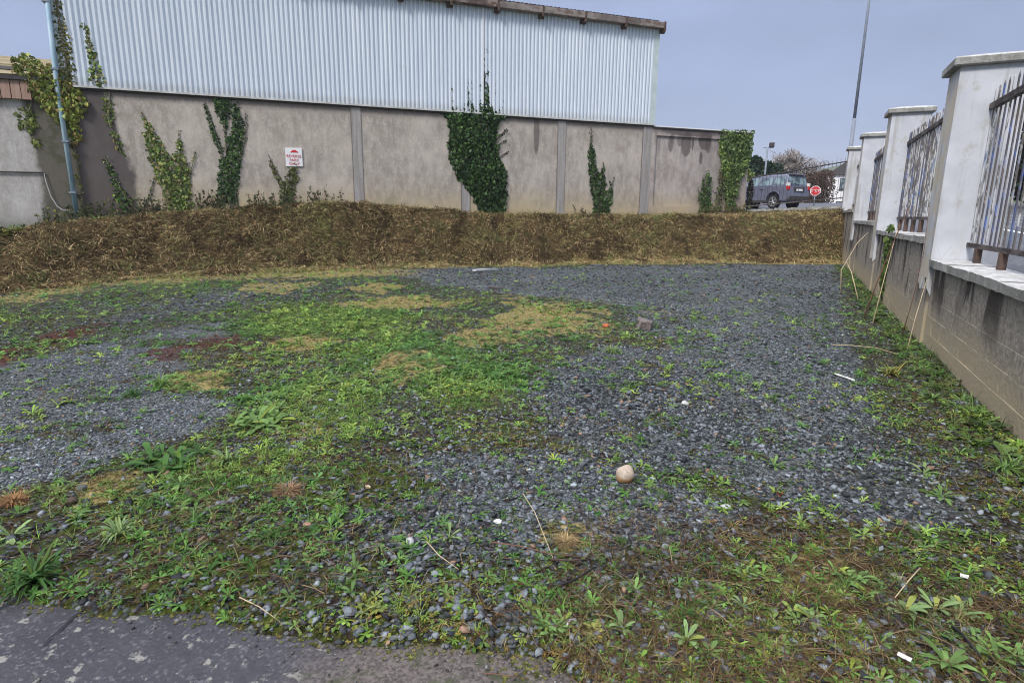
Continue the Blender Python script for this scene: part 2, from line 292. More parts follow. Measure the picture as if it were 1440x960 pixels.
# ------------------------------------------------------------------ mesh helpers
class MB:
    def __init__(s): s.v = []; s.f = []; s.c = []
    def quad_box(s, x0, x1, y0, y1, z0, z1, col=None, mat=None):
        P = [Vector(p) for p in ((x0, y0, z0), (x1, y0, z0), (x1, y1, z0), (x0, y1, z0), (x0, y0, z1), (x1, y0, z1), (x1, y1, z1), (x0, y1, z1))]
        if mat: P = [mat @ p for p in P]
        b = len(s.v); s.v += [tuple(p) for p in P]
        s.f += [tuple(b+i for i in q) for q in ((0, 3, 2, 1), (4, 5, 6, 7), (0, 1, 5, 4), (1, 2, 6, 5), (2, 3, 7, 6), (3, 0, 4, 7))]
        if col: s.c += [col]*8
    def poly(s, pts):
        b = len(s.v); s.v += [tuple(p) for p in pts]; s.f.append(tuple(range(b, b+len(pts))))
    def prism(s, pts, off):
        b = len(s.v); n = len(pts); off = Vector(off); s.v += [tuple(p) for p in pts] + [tuple(Vector(p)+off) for p in pts]
        s.f.append(tuple(range(b+n-1, b-1, -1))); s.f.append(tuple(range(b+n, b+2*n)))
        for i in range(n): j = (i+1) % n; s.f.append((b+i, b+j, b+n+j, b+n+i))
    def tube(s, pts, rad, n=6, cap=True):
        pts = [Vector(p) for p in pts]; rads = rad if isinstance(rad, (list, tuple)) else [rad]*len(pts)
        b0 = len(s.v); prev = None
        for i, p in enumerate(pts):
            d = (pts[min(i+1, len(pts)-1)]-pts[max(i-1, 0)]).normalized()
            if prev is None:
                u = d.orthogonal().normalized()
            else:
                u = (prev-d*prev.dot(d)); u = u.normalized() if u.length > 1e-6 else d.orthogonal().normalized()
            prev = u; v = d.cross(u)
            for k in range(n):
                t = 2*math.pi*k/n; q = p+(u*math.cos(t)+v*math.sin(t))*rads[i]; s.v.append(tuple(q))
        for i in range(len(pts)-1):
            for k in range(n):
                a = b0+i*n+k; b = b0+i*n+(k+1) % n; s.f.append((a, b, b+n, a+n))
        if cap and n > 2:
            s.f.append(tuple(b0+k for k in range(n-1, -1, -1))); e = b0+(len(pts)-1)*n; s.f.append(tuple(e+k for k in range(n)))
    def mesh(s, name, mat, smooth=False):
        me = bpy.data.meshes.new(name); me.from_pydata(s.v, [], s.f); me.materials.append(M[mat] if isinstance(mat, str) else mat)
        if smooth: me.polygons.foreach_set('use_smooth', [True]*len(me.polygons))
        me.update(); return me
    def build(s, name, mat, parent=None, kind=None, smooth=False, bevel=0):
        me = s.mesh(name, mat, smooth)
        if bevel:
            bm = bmesh.new(); bm.from_mesh(me); bmesh.ops.recalc_face_normals(bm, faces=bm.faces)
            bmesh.ops.bevel(bm, geom=[e for e in bm.edges], offset=bevel, segments=1, affect='EDGES'); bm.to_mesh(me); bm.free()
        return link(name, me, parent, kind)
def link(name, me, parent=None, kind=None, loc=None, rz=0):
    o = bpy.data.objects.new(name, me); COL.objects.link(o)
    if parent: o.parent = parent
    if loc: o.location = loc
    if rz: o.rotation_euler = (0, 0, rz)
    if kind: o['kind'] = kind
    return o
def bulk(name, V, T, C, mat, parent=None, kind=None):
    """big triangle mesh from arrays"""
    V = np.asarray(V, np.float32); T = np.asarray(T, np.int32)
    me = bpy.data.meshes.new(name); me.vertices.add(len(V)); me.vertices.foreach_set('co', V.ravel())
    me.loops.add(T.size); me.loops.foreach_set('vertex_index', T.ravel()); me.polygons.add(len(T))
    me.polygons.foreach_set('loop_start', np.arange(0, T.size, T.shape[1], dtype=np.int32))
    me.update(calc_edges=True)
    if C is not None:
        at = me.color_attributes.new('col', 'FLOAT_COLOR', 'POINT'); cc = np.ones((len(V), 4), np.float32); cc[:, :3] = C; at.data.foreach_set('color', cc.ravel())
    me.materials.append(M[mat]); me.validate()
    return link(name, me, parent, kind)
def rotz(a):
    c, s = np.cos(a), np.sin(a); m = np.zeros((len(a), 3, 3)); m[:, 0, 0] = c; m[:, 0, 1] = -s; m[:, 1, 0] = s; m[:, 1, 1] = c; m[:, 2, 2] = 1; return m
def rotx(a):
    c, s = np.cos(a), np.sin(a); m = np.zeros((len(a), 3, 3)); m[:, 1, 1] = c; m[:, 1, 2] = -s; m[:, 2, 1] = s; m[:, 2, 2] = c; m[:, 0, 0] = 1; return m
def roty(a):
    c, s = np.cos(a), np.sin(a); m = np.zeros((len(a), 3, 3)); m[:, 0, 0] = c; m[:, 0, 2] = s; m[:, 2, 0] = -s; m[:, 2, 2] = c; m[:, 1, 1] = 1; return m
def scat(tv, tt, pos, rot, scale, col, jit=0.0, vcol=None):
    """copies template (tv verts, tt tris) -> arrays"""
    n = len(pos); tv = np.asarray(tv, float); k = len(tv)
    P = np.repeat(tv[None], n, 0)
    if jit: P = P+rng.normal(0, jit, P.shape)
    sc = np.asarray(scale, float); sc = sc[:, None, None] if sc.ndim == 1 else sc[:, None, :]
    P = P*sc; P = np.einsum('nij,nkj->nki', rot, P)+pos[:, None, :]
    T = (np.asarray(tt)[None]+(np.arange(n)*k)[:, None, None]).reshape(-1, 3)
    C = np.repeat(col[:, None, :], k, 1)
    if vcol is not None: C = C*vcol[None]
    return P.reshape(-1, 3), T, C.reshape(-1, 3)
def join(parts):
    V, T, C = [], [], []; o = 0
    for v, t, c in parts: V.append(v); T.append(t+o); C.append(c); o += len(v)
    return np.concatenate(V), np.concatenate(T), np.concatenate(C)
_tab = rng.random((256, 256))
def vnoise(x, y):
    xi = np.floor(x).astype(int); yi = np.floor(y).astype(int); fx = x-xi; fy = y-yi; fx = fx*fx*(3-2*fx); fy = fy*fy*(3-2*fy)
    g = lambda i, j: _tab[i & 255, j & 255]
    return (g(xi, yi)*(1-fx)+g(xi+1, yi)*fx)*(1-fy)+(g(xi, yi+1)*(1-fx)+g(xi+1, yi+1)*fx)*fy
def fbm(x, y, f=1., o=4):
    r = 0; a = .5; t = 0
    for i in range(o): r = r+a*vnoise(x*f+17.3*i, y*f+9.1*i); t += a; a *= .5; f *= 2.03
    return r/t
def sdist(px, py, poly):
    """signed distance to polygon, positive inside"""
    P = np.array(poly); n = len(P); d = np.full(px.shape, 1e9); ins = np.zeros(px.shape, bool)
    for i in range(n):
        ax, ay = P[i]; bx, by = P[(i+1) % n]; ex, ey = bx-ax, by-ay; wx, wy = px-ax, py-ay
        t = np.clip((wx*ex+wy*ey)/(ex*ex+ey*ey+1e-12), 0, 1); d = np.minimum(d, (wx-ex*t)**2+(wy-ey*t)**2)
        cnd = (ay > py) != (by > py); xx = ax+(py-ay)/(by-ay+1e-12)*ex; ins ^= cnd & (px < xx)
    return np.where(ins, 1, -1)*np.sqrt(d)
def sstep(a, b, x): t = np.clip((x-a)/(b-a), 0, 1); return t*t*(3-2*t)

# ------------------------------------------------------------------ site geometry
B0 = np.array([1.73, 22.6]); BD = np.array([.9455, .3255]); BN = np.array([.3255, -.9455]); BANG = math.atan2(.3255, .9455)
P0 = np.array([3.45, 3.66]); WD = np.array([.4258, .9048]); WN = np.array([.9048, -.4258]); WANG = math.atan2(.9048, .4258)
def sq(x, y): return (x-B0[0])*BD[0]+(y-B0[1])*BD[1], (x-B0[0])*BN[0]+(y-B0[1])*BN[1]   # along building, distance in front of it
def wo(x, y): return (x-P0[0])*WD[0]+(y-P0[1])*WD[1], (x-P0[0])*WN[0]+(y-P0[1])*WN[1]   # along fence, distance beyond it
ZONES = {
    'asphalt': [(-2.28,2.16), (-2.10,2.16), (-1.90,2.12), (-1.69,2.09), (-1.47,2.08), (-1.10,2.03), (-0.85,1.96), (-0.64,1.89), (-0.41,1.90), (-0.20,1.88), (0.01,1.86), (0.15,1.81), (0.23,1.70), (0.23,0.5), (-0.5,-3), (-9,-3), (-9, 2.6), (-3.2, 2.3)],
    'gravelR': [(-3.45,16.32), (-0.44,17.33), (3.93,18.33), (11.12,20.02), (6.67,11.48), (4.42,7.41), (3.26,4.98), (2.72,3.71), (2.51,2.93), (2.12,2.61), (1.76,2.77), (1.40,2.95), (1.10,3.24), (0.81,3.44), (0.62,3.65), (0.31,3.89), (0.09,4.33), (0.42,5.56), (1.10,6.84), (1.90,7.73), (2.08,9.48), (1.28,10.62), (-0.30,11.77), (-1.91,13.09)],
    'gravelM': [(-0.55,3.62), (0.21,3.89), (1.08,3.15), (1.43,2.83), (1.02,2.62), (0.62,2.55), (0.14,2.37), (-0.35,2.25), (-0.75,2.35), (-0.93,2.86)],
    'gravelL': [(-5.99,4.66), (-5.15,5.74), (-5.13,6.93), (-4.68,7.77), (-3.91,8.18), (-3.27,6.28), (-3.18,5.07), (-2.31,4.56), (-2.24,4.10), (-2.40,3.52), (-2.60,3.07), (-2.76,2.94), (-3.29,2.42), (-6, 2.6)],
    'gravelU': [(-5.95,7.32), (-6.59,9.65), (-5.99,11.75), (-4.76,13.11), (-3.28,13.53), (-3.90,10.69), (-4.33,9.07), (-5.23,7.45)],
    'green1': [(-4.04,8.46), (-3.84,9.84), (-2.52,10.34), (-1.36,9.26), (-1.49,7.55), (-2.04,6.88), (-2.78,7.05), (-3.48,7.45)],
    'green2': [(-1.99,6.70), (-1.49,7.55), (-0.71,7.15), (-0.60,6.08), (-1.10,5.50), (-1.57,5.75)],
    'green3': [(-1.05,5.26), (-0.63,6.40), (0.00,6.43), (0.07,5.30), (-0.17,4.57), (-0.67,4.47)],
    'green4': [(-2.23,4.79), (-1.91,5.47), (-1.05,5.26), (-0.98,3.86), (-1.29,3.60), (-1.76,3.84)],
    'green5': [(-2.32,3.46), (-2.03,4.11), (-1.29,3.60), (-1.17,3.01), (-1.64,3.00), (-2.22,3.17)],
    'greenB': [(-9.53,7.60), (-8.37,9.53), (-8.23,11.91), (-6.47,13.38), (-3.23,14.81), (-2.96,13.56), (-5.58,11.79), (-6.73,10.04), (-6.69,8.02), (-7.04,5.53)],
    'dry1': [(-2.63,10.78), (-0.84,11.41), (1.38,10.36), (2.00,9.14), (1.07,7.24), (0.17,6.99), (-0.71,7.15), (-1.36,9.26)],
    'dry2': [(-1.23,6.21), (-0.79,6.40), (-0.72,5.78), (-1.05,5.63)],
    'dryB': [(-10.81,8.66), (-9.17,10.48), (-8.39,13.34), (-3.25,17.0), (-2.88,14.85), (-6.71,13.21), (-8.41,11.55), (-8.25,9.38), (-9.00,7.16)],
    'red1': [(-6.03,5.91), (-5.66,6.35), (-5.78,7.11), (-5.62,7.82), (-5.27,7.45), (-5.18,6.55), (-5.17,5.77), (-5.47,5.33)],
    'red2': [(-3.80,5.05), (-3.75,5.80), (-3.80,7.00), (-3.04,7.04), (-2.89,6.30), (-3.49,6.11), (-3.58,5.41), (-3.66,4.94)],
    'mid': [(-1.69,3.37), (-0.74,3.62), (-0.31,3.03), (-0.50,2.35), (-0.83,2.06), (-1.17,2.06), (-1.79,2.13), (-2.16,2.22), (-2.55,2.68), (-2.22,2.99)],
    'rstrip': [(9.51,16.70), (9.35,15.73), (5.97,9.06), (4.16,5.45), (3.26,3.50), (2.53,2.41), (2.54,2.65), (2.69,3.59), (3.26,4.98), (4.69,7.88)],
    'botR': [(0.41,2.74), (1.35,2.83), (2.10,2.58), (2.75,2.65), (1.78,1.37), (0.17,1.0), (0.11,1.84)],
}
def zones(x, y):
    j = (fbm(x, y, 1.6, 4)-.5); d = np.sqrt(x*x+y*y)
    def m(k, soft=.05, amp=.5):
        so = soft*(1+d*.25); return sstep(-so, so, sdist(x, y, ZONES[k])+j*amp*(.35+d*.11))
    z = {}
    z['asphalt'] = sstep(-.03, .03, sdist(x, y, ZONES['asphalt'])+(fbm(x, y, 5, 3)-.5)*.12)
    g = np.maximum.reduce([m('gravelR', .12, .9), m('gravelL', .08, .5), .55*m('gravelU', .3), .72*m('gravelM', .15)])
    inR = (1-m('rstrip', .1, .5))
    _, off = wo(x, y); g = g*inR
    patch = sstep(.50, .64, fbm(x+31, y+7, .9, 4))*sstep(.45, .6, fbm(x+3, y+70, 5, 3))     # weedy patches within the gravel
    z['gravel'] = g*(1-.55*patch)
    z['green'] = np.maximum.reduce([m('green1', .2, .9), m('green2', .12, .8), .8*m('green3', .15, .8), .75*m('green4', .1, .6), .5*m('green5', .1), .65*m('greenB', .3)*sstep(.3, .55, fbm(x, y, 1.1, 3))])
    z['dry'] = np.maximum.reduce([.75*m('dry1', .5, 1.6)*sstep(.36, .55, fbm(x+12, y+5, 1.3, 4)), m('dry2', .15, .7), 1.0*m('dryB', .4, .8), .8*sstep(3.0, 5.4, x)*0])
    s, q = sq(x, y)
    for (ex, ey, er) in ((-2.55, 7.0, .42), (-1.05, 5.95, .5), (-.25, 7.4, .6), (.6, 8.5, .7), (-1.9, 10.2, .8), (-3.0, 12.2, .7), (-1.45, 4.05, .3), (-2.9, 5.3, .3), (-2.2, 3.05, .22), (.35, 2.6, .2), (1.3, 2.3, .25), (2.5, 3.2, .25), (-5.0, 12.3, .8)):
        dd_ = np.sqrt((x-ex)**2+((y-ey)/1.25)**2)/er+j*2.2; z['dry'] = np.maximum(z['dry'], (.95 if ey > 4.5 else .6)*sstep(1.15, .5, dd_)); z['green'] = z['green']*(1-.8*sstep(1.2, .6, dd_))
    dk_ = np.maximum(sstep(1.1, .5, np.sqrt(((x-1.5)/1.1)**2+((y-7.3)/.75)**2)+j*2), sstep(1.1, .4, np.sqrt(((x+3.3)/.9)**2+((y-6.5)/.9)**2)+j*2)); z['green'] = z['green']*(1-.85*dk_); z['gravel'] = z['gravel']*(1-.7*dk_); z['dark'] = dk_
    z['dry'] = np.maximum(z['dry'], .85*sstep(.75, .25, q-qb(s)-(fbm(x, y, 1.2, 3)-.5)*1.6))
    z['red'] = np.maximum(1.0*m('red1', .15, .5), .75*m('red2', .2, 1.2))*(.6+.6*sstep(.35, .55, fbm(x+7, y+91, 2.6, 3)))
    z['strip'] = m('rstrip', .1, .5); z['mid'] = m('mid', .15, .4); z['botR'] = m('botR', .1, .4)
    z['moss'] = .75*m('mid', .2)*sstep(.42, .6, fbm(x+9, y, 2.2, 3))+.7*m('green3', .2, 1.)*sstep(.4, .6, fbm(x+50, y, 2, 3))
    return z
S_ = [-40, -20, -17.5, -14.4, -12.65, -9.5, -6.53, -1.0, 3.86, 8.7, 14]; Q_ = [12, 10.5, 9.6, 7.59, 5.14, 4.2, 3.44, 3.6, 4.03, 5.04, 6]
def qb(s): return np.interp(s, S_, Q_)
def hb(s): return np.interp(s, [-40, -17, -15.5, -14.3, -11.7, -8.5, -7, -5.2, -3.6, 0, 4.5, 6.5, 9.5, 12], [.7, .85, 1.0, 1.2, 1.47, 1.74, 1.74, 1.60, 1.49, 1.46, 1.47, 1.55, 1.66, 1.8])
def bank_z(x, y):
    s, q = sq(x, y); b = qb(s); ws = np.interp(s, [-17, -14.4, -12, -6, 9], [4.2, 4.0, 2.6, 1.8, 1.9]); t = (b-q)/ws
    n = fbm(x, y, 1.1, 4)-.5; prof = sstep(0, 1, t)*.5+np.clip(t, 0, 1)*.5
    lump = ((fbm(x, y, 2.6, 4)-.5)*.46+(fbm(x+9, y+4, .75, 2)-.5)*.30)*np.clip(t*3, 0, 1)*np.clip((1.25-t)*3, .25, 1)
    return hb(s)*np.clip(prof+n*.28*np.clip(t*2, 0, 1)*np.clip((1.1-t)*2, 0, 1), -.05, 1.15)+lump-.06*(t < 0)
def ground_z(x, y):
    d = np.sqrt(x*x+y*y); sda = sdist(x, y, ZONES['asphalt'])+(fbm(x, y, 5, 3)-.5)*.12
    z = (fbm(x, y, .8, 3)-.5)*.05+(fbm(x, y, 6, 3)-.5)*.022+.02
    return z*sstep(.02, -.15, sda)+.006*sstep(.02, -.1, sda)-.05*sstep(-.02, .1, sda)

# ------------------------------------------------------------------ ground sheets
def gridmesh(name, X, Y, Z, mat, kind='structure', attrs=None, mask=None):
    h, w_ = X.shape; V = np.stack([X, Y, Z], -1).reshape(-1, 3); i = np.arange(h*w_).reshape(h, w_)
    F = np.stack([i[:-1, :-1], i[:-1, 1:], i[1:, 1:], i[1:, :-1]], -1).reshape(-1, 4)
    if mask is not None: mk = mask.reshape(-1); F = F[mk[F].any(1)]
    me = bpy.data.meshes.new(name); me.vertices.add(len(V)); me.vertices.foreach_set('co', V.astype(np.float32).ravel()); me.loops.add(F.size)
    me.loops.foreach_set('vertex_index', F.astype(np.int32).ravel()); me.polygons.add(len(F)); me.polygons.foreach_set('loop_start', np.arange(0, F.size, 4, dtype=np.int32)); me.update(calc_edges=True)
    for k, A in (attrs or {}).items():
        at = me.color_attributes.new(k, 'FLOAT_COLOR', 'POINT'); cc = np.ones((len(V), 4), np.float32); cc[:, :3] = A.reshape(-1, 3); at.data.foreach_set('color', cc.ravel())
    me.materials.append(M[mat]); me.polygons.foreach_set('use_smooth', [True]*len(F)); return link(name, me, None, kind)
ys = np.concatenate([[-8, -4, -1, .2], .8*np.exp(np.linspace(0, math.log(23/.8), 430))]); us = np.linspace(-1, 1, 380)
Yg, Ug = np.meshgrid(ys, us, indexing='ij'); Xg = Ug*(1.6+np.maximum(Yg, 0)*1.35)+.12*np.maximum(Yg, 0)*0
Xg = Ug*np.maximum(9*sstep(1.3, .2, Yg), 1.6+np.maximum(Yg, 0)*1.25)
z = zones(Xg, Yg); Zg = ground_z(Xg, Yg)
W_, O_ = wo(Xg, Yg); msk = O_ < .5
gridmesh('lot_ground', Xg, Yg, Zg, 'ground', attrs={'zonea': np.stack([z['gravel'], z['green'], z['dry']], -1), 'zoneb': np.stack([np.clip(z['moss'], 0, 1), z['red'], z['asphalt']], -1)}, mask=msk)
xs = np.linspace(-9, 1.2, 120); y2 = np.linspace(-6, 2.75, 100); Xa, Ya = np.meshgrid(xs, y2); gridmesh('asphalt', Xa, Ya, -.012+.004*fbm(Xa, Ya, 3, 3), 'asphalt')
def crack(pts, w):
    mb = MB(); P = [Vector((*p, 0)) for p in pts]
    for i in range(len(P)-1):
        d = (P[i+1]-P[i]).normalized(); n_ = Vector((-d.y, d.x, 0))*w*(1-.7*i/len(P)); n2 = Vector((-d.y, d.x, 0))*w*(1-.7*(i+1)/len(P)); mb.poly([(q.x, q.y, -.0035) for q in (P[i]-n_, P[i]+n_, P[i+1]+n2, P[i+1]-n2)])
    mb.build('asphalt_crack', 'black', None, 'structure')
# bank
ss = np.linspace(-26, 13.5, 420); tt = np.linspace(-.08, 1, 90); Sg, Tg = np.meshgrid(ss, tt)
Qg = qb(Sg)*(1-Tg)+(-.9)*Tg; Xb = B0[0]+Sg*BD[0]+Qg*BN[0]; Yb = B0[1]+Sg*BD[1]+Qg*BN[1]; Wb, Ob = wo(Xb, Yb)
gridmesh('grass_bank', Xb, Yb, bank_z(Xb, Yb), 'bank', mask=Ob < .3)
# road and yard behind the fence, then fields and hills
def road_z(w_): return .80+.039*np.minimum(w_, 46)
wv = np.concatenate([np.linspace(-14, 22.9, 30), np.linspace(23.0, 160, 60)]); ov = np.linspace(0, 1, 30); Wr, Or = np.meshgrid(wv, ov)
o0 = np.where(Wr < 22.95, .42, -(Wr-20)*.9); o1 = 15+np.maximum(Wr-20, 0)*.25; Of = o0+(o1-o0)*Or
Xr = P0[0]+Wr*WD[0]+Of*WN[0]; Yr = P0[1]+Wr*WD[1]+Of*WN[1]; gridmesh('road', Xr, Yr, road_z(Wr), 'road')
g1 = np.concatenate([-np.geomspace(1400, 62, 22), np.arange(-60, 61, 1.5), np.geomspace(62, 1400, 22)]); XT, YT = np.meshgrid(g1, g1)
wt, ot = wo(XT, YT); st_, qt = sq(XT, YT)
lot = ((ot < 1.2) & (qt > -1.6)) | (YT < -2)
dT = np.sqrt(XT**2+YT**2); hills = 105*sstep(250, 1000, dT)*(.2+1.2*fbm(XT, YT, .0016, 4))*sstep(.15, .55, XT/np.maximum(dT, 1))
ZT = np.where(lot, -.35, road_z(np.maximum(wt, -14))-.2)+hills
gridmesh('terrain', XT, YT, ZT, 'terrain')
def marking(pts):
    mb = MB(); mb.poly([(P0[0]+w_*WD[0]+o*WN[0], P0[1]+w_*WD[1]+o*WN[1], float(road_z(w_))+.004) for w_, o in pts]); return mb.build('road_marking', 'white', None, 'structure')
for k in range(9): marking([(1.5+k*2.6, 3.0), (1.6+k*2.6, 3.0), (1.6+k*2.6, 7.6), (1.5+k*2.6, 7.6)])
marking([(-8, 2.95), (26, 2.95), (26, 2.83), (-8, 2.83)])

# ------------------------------------------------------------------ warehouse
WH = empty('warehouse', (B0[0], B0[1], 0), BANG, 'large warehouse with white corrugated upper cladding on a bare rendered concrete base', 'warehouse')
SL, SR = -15.15, 3.77
joints = [SL, -7.27, -3.62, 0.0, 3.52]
for i in range(4):
    mb = MB(); mb.quad_box(joints[i]+(.16 if i else 0), joints[i+1]-.16, 0, .25, -.3, 4.92); mb.build('wall_panel', 'wall', WH)
for i in range(1, 5):
    mb = MB(); mb.quad_box(joints[i]-.155, joints[i]+(.155 if i < 4 else .25), -.022, .25, -.3, 4.915); o = mb.build('wall_post', 'post', WH)
    mb = MB(); mb.quad_box(joints[i]-.165, joints[i]-.1545, -.03, .2, -.3, 4.91); mb.build('joint_strip', 'darkblock', WH)
P = .14
def corr(x0, x1, y, z0, z1, name, mat, parent, phase=0):
    mb = MB(); pr = []; n = int(round((x1-x0)/P))
    for k in range(n):
        b = x0+k*P
        pr += [(b, 0.0), (b+.045, 0.0), (b+.062, -.042), (b+.112, -.042)]
    pr.append((x0+n*P+.006, 0.0)); pr = [(a, b+y) for a, b in pr]
    for a, b in pr: mb.v += [(a, b, z0), (a, b, z1)]
    for k in range(len(pr)-1): mb.f.append((2*k, 2*k+2, 2*k+3, 2*k+1))
    # back face gives the sheet its thickness
    return mb.build(name, mat, parent)
x = SL; i = 0
while x < SR-.05:
    x1 = min(x+8*P, SR); corr(x, x1, -.045-(i % 2)*.003, 4.95, 8.32, 'cladding_sheet', 'clad', WH); x = x+8*P; i += 1
mb = MB(); mb.quad_box(SL, SR-.01, .012, 6.0, 4.93, 8.3); mb.build('upper_wall_body', 'flashg', WH)
mb = MB(); mb.quad_box(SL, SR, .26, 22, -.3, 8.2); mb.build('rear_body', 'post', WH)
mb = MB(); mb.quad_box(SL-.02, SR+.02, -.10, .0, 4.905, 4.955); mb.build('base_flashing', 'flashg', WH)
mb = MB(); mb.quad_box(SL-.02, SR+.02, -.055, -.001, 4.86, 4.903); mb.build('drip_strip', 'darkmetal', WH)
mb = MB(); mb.quad_box(SR-.18, SR+.035, -.095, .3, 4.957, 8.30); mb.build('corner_flashing', 'flash', WH)
mb = MB(); mb.quad_box(SL-.10, SL+.06, -.09, .3, 4.957, 8.30); mb.build('corner_flashing', 'flash', WH)
mb = MB(); mb.quad_box(-3.02, -2.985, -.10, -.05, 4.957, 8.3); mb.build('seam_strip', 'white', WH)
mb = MB()
for k in range(135):
    for zz in (5.12, 6.6, 7.9):
        if (k+int(zz*3)) % 2 == 0:
            xx = SL+k*P+.09+P*0; mb.quad_box(xx-.009, xx+.009, -.085, -.07, zz-.009, zz+.009)
mb.build('screw_heads', 'darkmetal', WH, 'stuff')
x = SR+.12; i = 0
while x > SL:
    x0 = max(x-1.6, SL-.1); mb = MB()
    pts = [(x0+.006, -.12, 8.24), (x0+.006, -.30, 8.26), (x0+.006, -.315, 8.46), (x0+.006, -.12, 8.47)]
    dz = random.uniform(-.008, .008); mb.prism([(a, b, c+dz) for a, b, c in pts], (x-x0-.012, 0, 0)); g = mb.build('gutter', 'gutter', WH, bevel=.008)
    mb = MB(); mb.quad_box(x-.05, x+.02, -.322, -.05, 8.15, 8.475); mb.quad_box(x-.12, x+.06, -.2, -.06, 8.12, 8.22); mb.build('gutter_bracket', 'rust', g)
    x = x0; i += 1
mb = MB(); n = int((SR-SL+.2)/.075)
for k in range(n):
    x0 = SL-.1+k*.075; zz = 8.49+(.022 if k % 2 else 0); mb.v += [(x0, -.25, zz), (x0, 9.0, zz+1.4)]
    if k: mb.f.append((2*k-2, 2*k, 2*k+1, 2*k-1))
b = len(mb.v)
mb.build('roof_sheet', 'darkmetal', WH)
# downpipe
mb = MB(); mb.tube([(-15.22, -.17, 8.2), (-15.30, -.17, 5.0), (-15.27, -.15, 1.15)], .062, 10); dp = mb.build('downpipe', 'pipe', WH, smooth=True)
for zz in (7.0, 5.3, 3.4, 2.0):
    mb = MB(); mb.quad_box(-15.37, -15.2, -.24, .0, zz, zz+.05); mb.build('pipe_bracket', 'galv', dp)
# ------------------------------------------------------------------ lower rendered wall beside it
TW = empty('boundary_wall', (B0[0], B0[1], 0), BANG, 'lower rendered concrete wall with a recessed panel and black top stains, right of the warehouse', 'wall')
mb = MB(); mb.quad_box(3.775, 8.42, .03, .3, -.3, 4.83); mb.build('wall_body', 'tail', TW)
mb = MB(); mb.quad_box(3.775, 8.42, -.03, .03, 4.56, 4.83); mb.build('top_beam', 'tail', TW)
mb = MB(); mb.quad_box(3.775, 8.42, -.035, .03, -.3, 1.93); mb.build('plinth', 'tail', TW)
mb = MB(); mb.quad_box(3.775, 3.95, -.028, .03, 1.932, 4.558); mb.build('edge_strip', 'tail', TW)
mb = MB(); mb.quad_box(3.78, 8.50, -.07, .36, 4.832, 4.87); mb.build('dark_capping', 'darkmetal', TW)
mb = MB(); mb.quad_box(3.78, 8.50, -.06, .36, 4.872, 4.91); mb.build('pale_capping', 'white', TW)
# ------------------------------------------------------------------ shed on the left
SH = empty('low_shed', (B0[0], B0[1], 0), BANG, 'low shed with a mossy roof and timber fascia boards, left of the warehouse', 'shed')
mb = MB(); mb.quad_box(-24, SL-.004, .04, 8, -.3, 4.52); mb.build('wall', 'shed', SH)
mb = MB()
for k in range(34):
    x0 = -23.6+k*.232; o = MB(); d = random.uniform(-.01, .01)
    if x0 > -16.1: break
    o.quad_box(x0, x0+.21, -.10+d, -.06+d, 4.50+d, 4.98); o.build('fascia_board', 'board', SH)
mb = MB(); mb.prism([(-24, -.16, 4.99), (-24, -.16, 5.09), (-24, .1, 5.12), (-24, .1, 4.99)], (8.62, 0, 0)); mb.build('eaves_gutter', 'darkmetal', SH)
mb = MB(); mb.prism([(-24, -.12, 5.13), (-24, 1.2, 5.46), (-24, 2.35, 5.80), (-24, 2.35, 5.6), (-24, 0, 5.0)], (8.75, 0, 0)); mb.build('roof', 'shedroof', SH)
mb = MB(); mb.prism([(-24, 1.1, 5.46), (-24, 1.16, 5.56), (-24, 1.3, 5.58), (-24, 1.34, 5.49)], (8.74, 0, 0)); mb.build('roof_rail', 'darkmetal', SH)
mb = MB(); mb.prism([(-24, 2.36, 5.6), (-24, 2.36, 5.84), (-24, 3.9, 6.35), (-24, 5.0, 6.0), (-24, 5.0, 5.0)], (8.74, 0, 0)); mb.build('roof', 'shedroof', SH)
mb = MB(); mb.tube([(-24, .0, 2.53), (-15.97, .0, 2.56)], .022, 6); mb.build('conduit', 'darkmetal', SH)
mb = MB(); mb.tube([(-15.97, .0, 2.56), (-15.95, -.01, 2.3), (-15.88, -.02, 1.9), (-15.76, -.03, 1.63), (-15.62, -.05, 1.52), (-15.42, -.08, 1.53)], .013, 5); mb.build('cable', 'plankgrey', SH)
mb = MB(); mb.quad_box(0, 2.6, -.12, .12, 0, .16); o = mb.build('kerb_slab', 'kerb', None, bevel=.015); s, q = -18.4, 1.2
o.location = (B0[0]+s*BD[0]+q*BN[0], B0[1]+s*BD[1]+q*BN[1], .86); o.rotation_euler = (0, 0, BANG); tag(o, 'mossy concrete kerb slab lying on the bank by the low shed', 'kerb')
# ------------------------------------------------------------------ parking sign
SG = empty('parking_sign', (B0[0], B0[1], 0), BANG, 'white sign reading REVERSE PARK ONLY with a red car, screwed to the concrete wall', 'sign')
mb = MB(); mb.prism([(-9.49, -.035, 2.955), (-9.49, -.035, 3.52), (-8.99, -.035, 3.535), (-8.985, -.035, 2.97)], (0, .03, 0)); mb.build('sign_board', 'white', SG)
def text_mesh(body, size, x, z, y, mat, parent, name='lettering', ry=0, rz=0, xs=1.0):
    cu = bpy.data.curves.new('lettering', 'FONT'); cu.body = body; cu.size = size; cu.align_x = 'CENTER'; cu.align_y = 'CENTER'; cu.extrude = .002; cu.resolution_u = 3
    to = bpy.data.objects.new('tmp', cu); COL.objects.link(to); bpy.context.view_layer.update()
    me = bpy.data.meshes.new_from_object(to.evaluated_get(bpy.context.evaluated_depsgraph_get())); bpy.data.objects.remove(to)
    me.materials.clear(); me.materials.append(M[mat]); me.transform(Matrix.Translation((x, y, z)) @ Matrix.Rotation(rz, 4, 'Z') @ Matrix.Rotation(math.pi/2, 4, 'X') @ Matrix.Diagonal((xs, 1, 1, 1)))
    return link(name, me, parent)
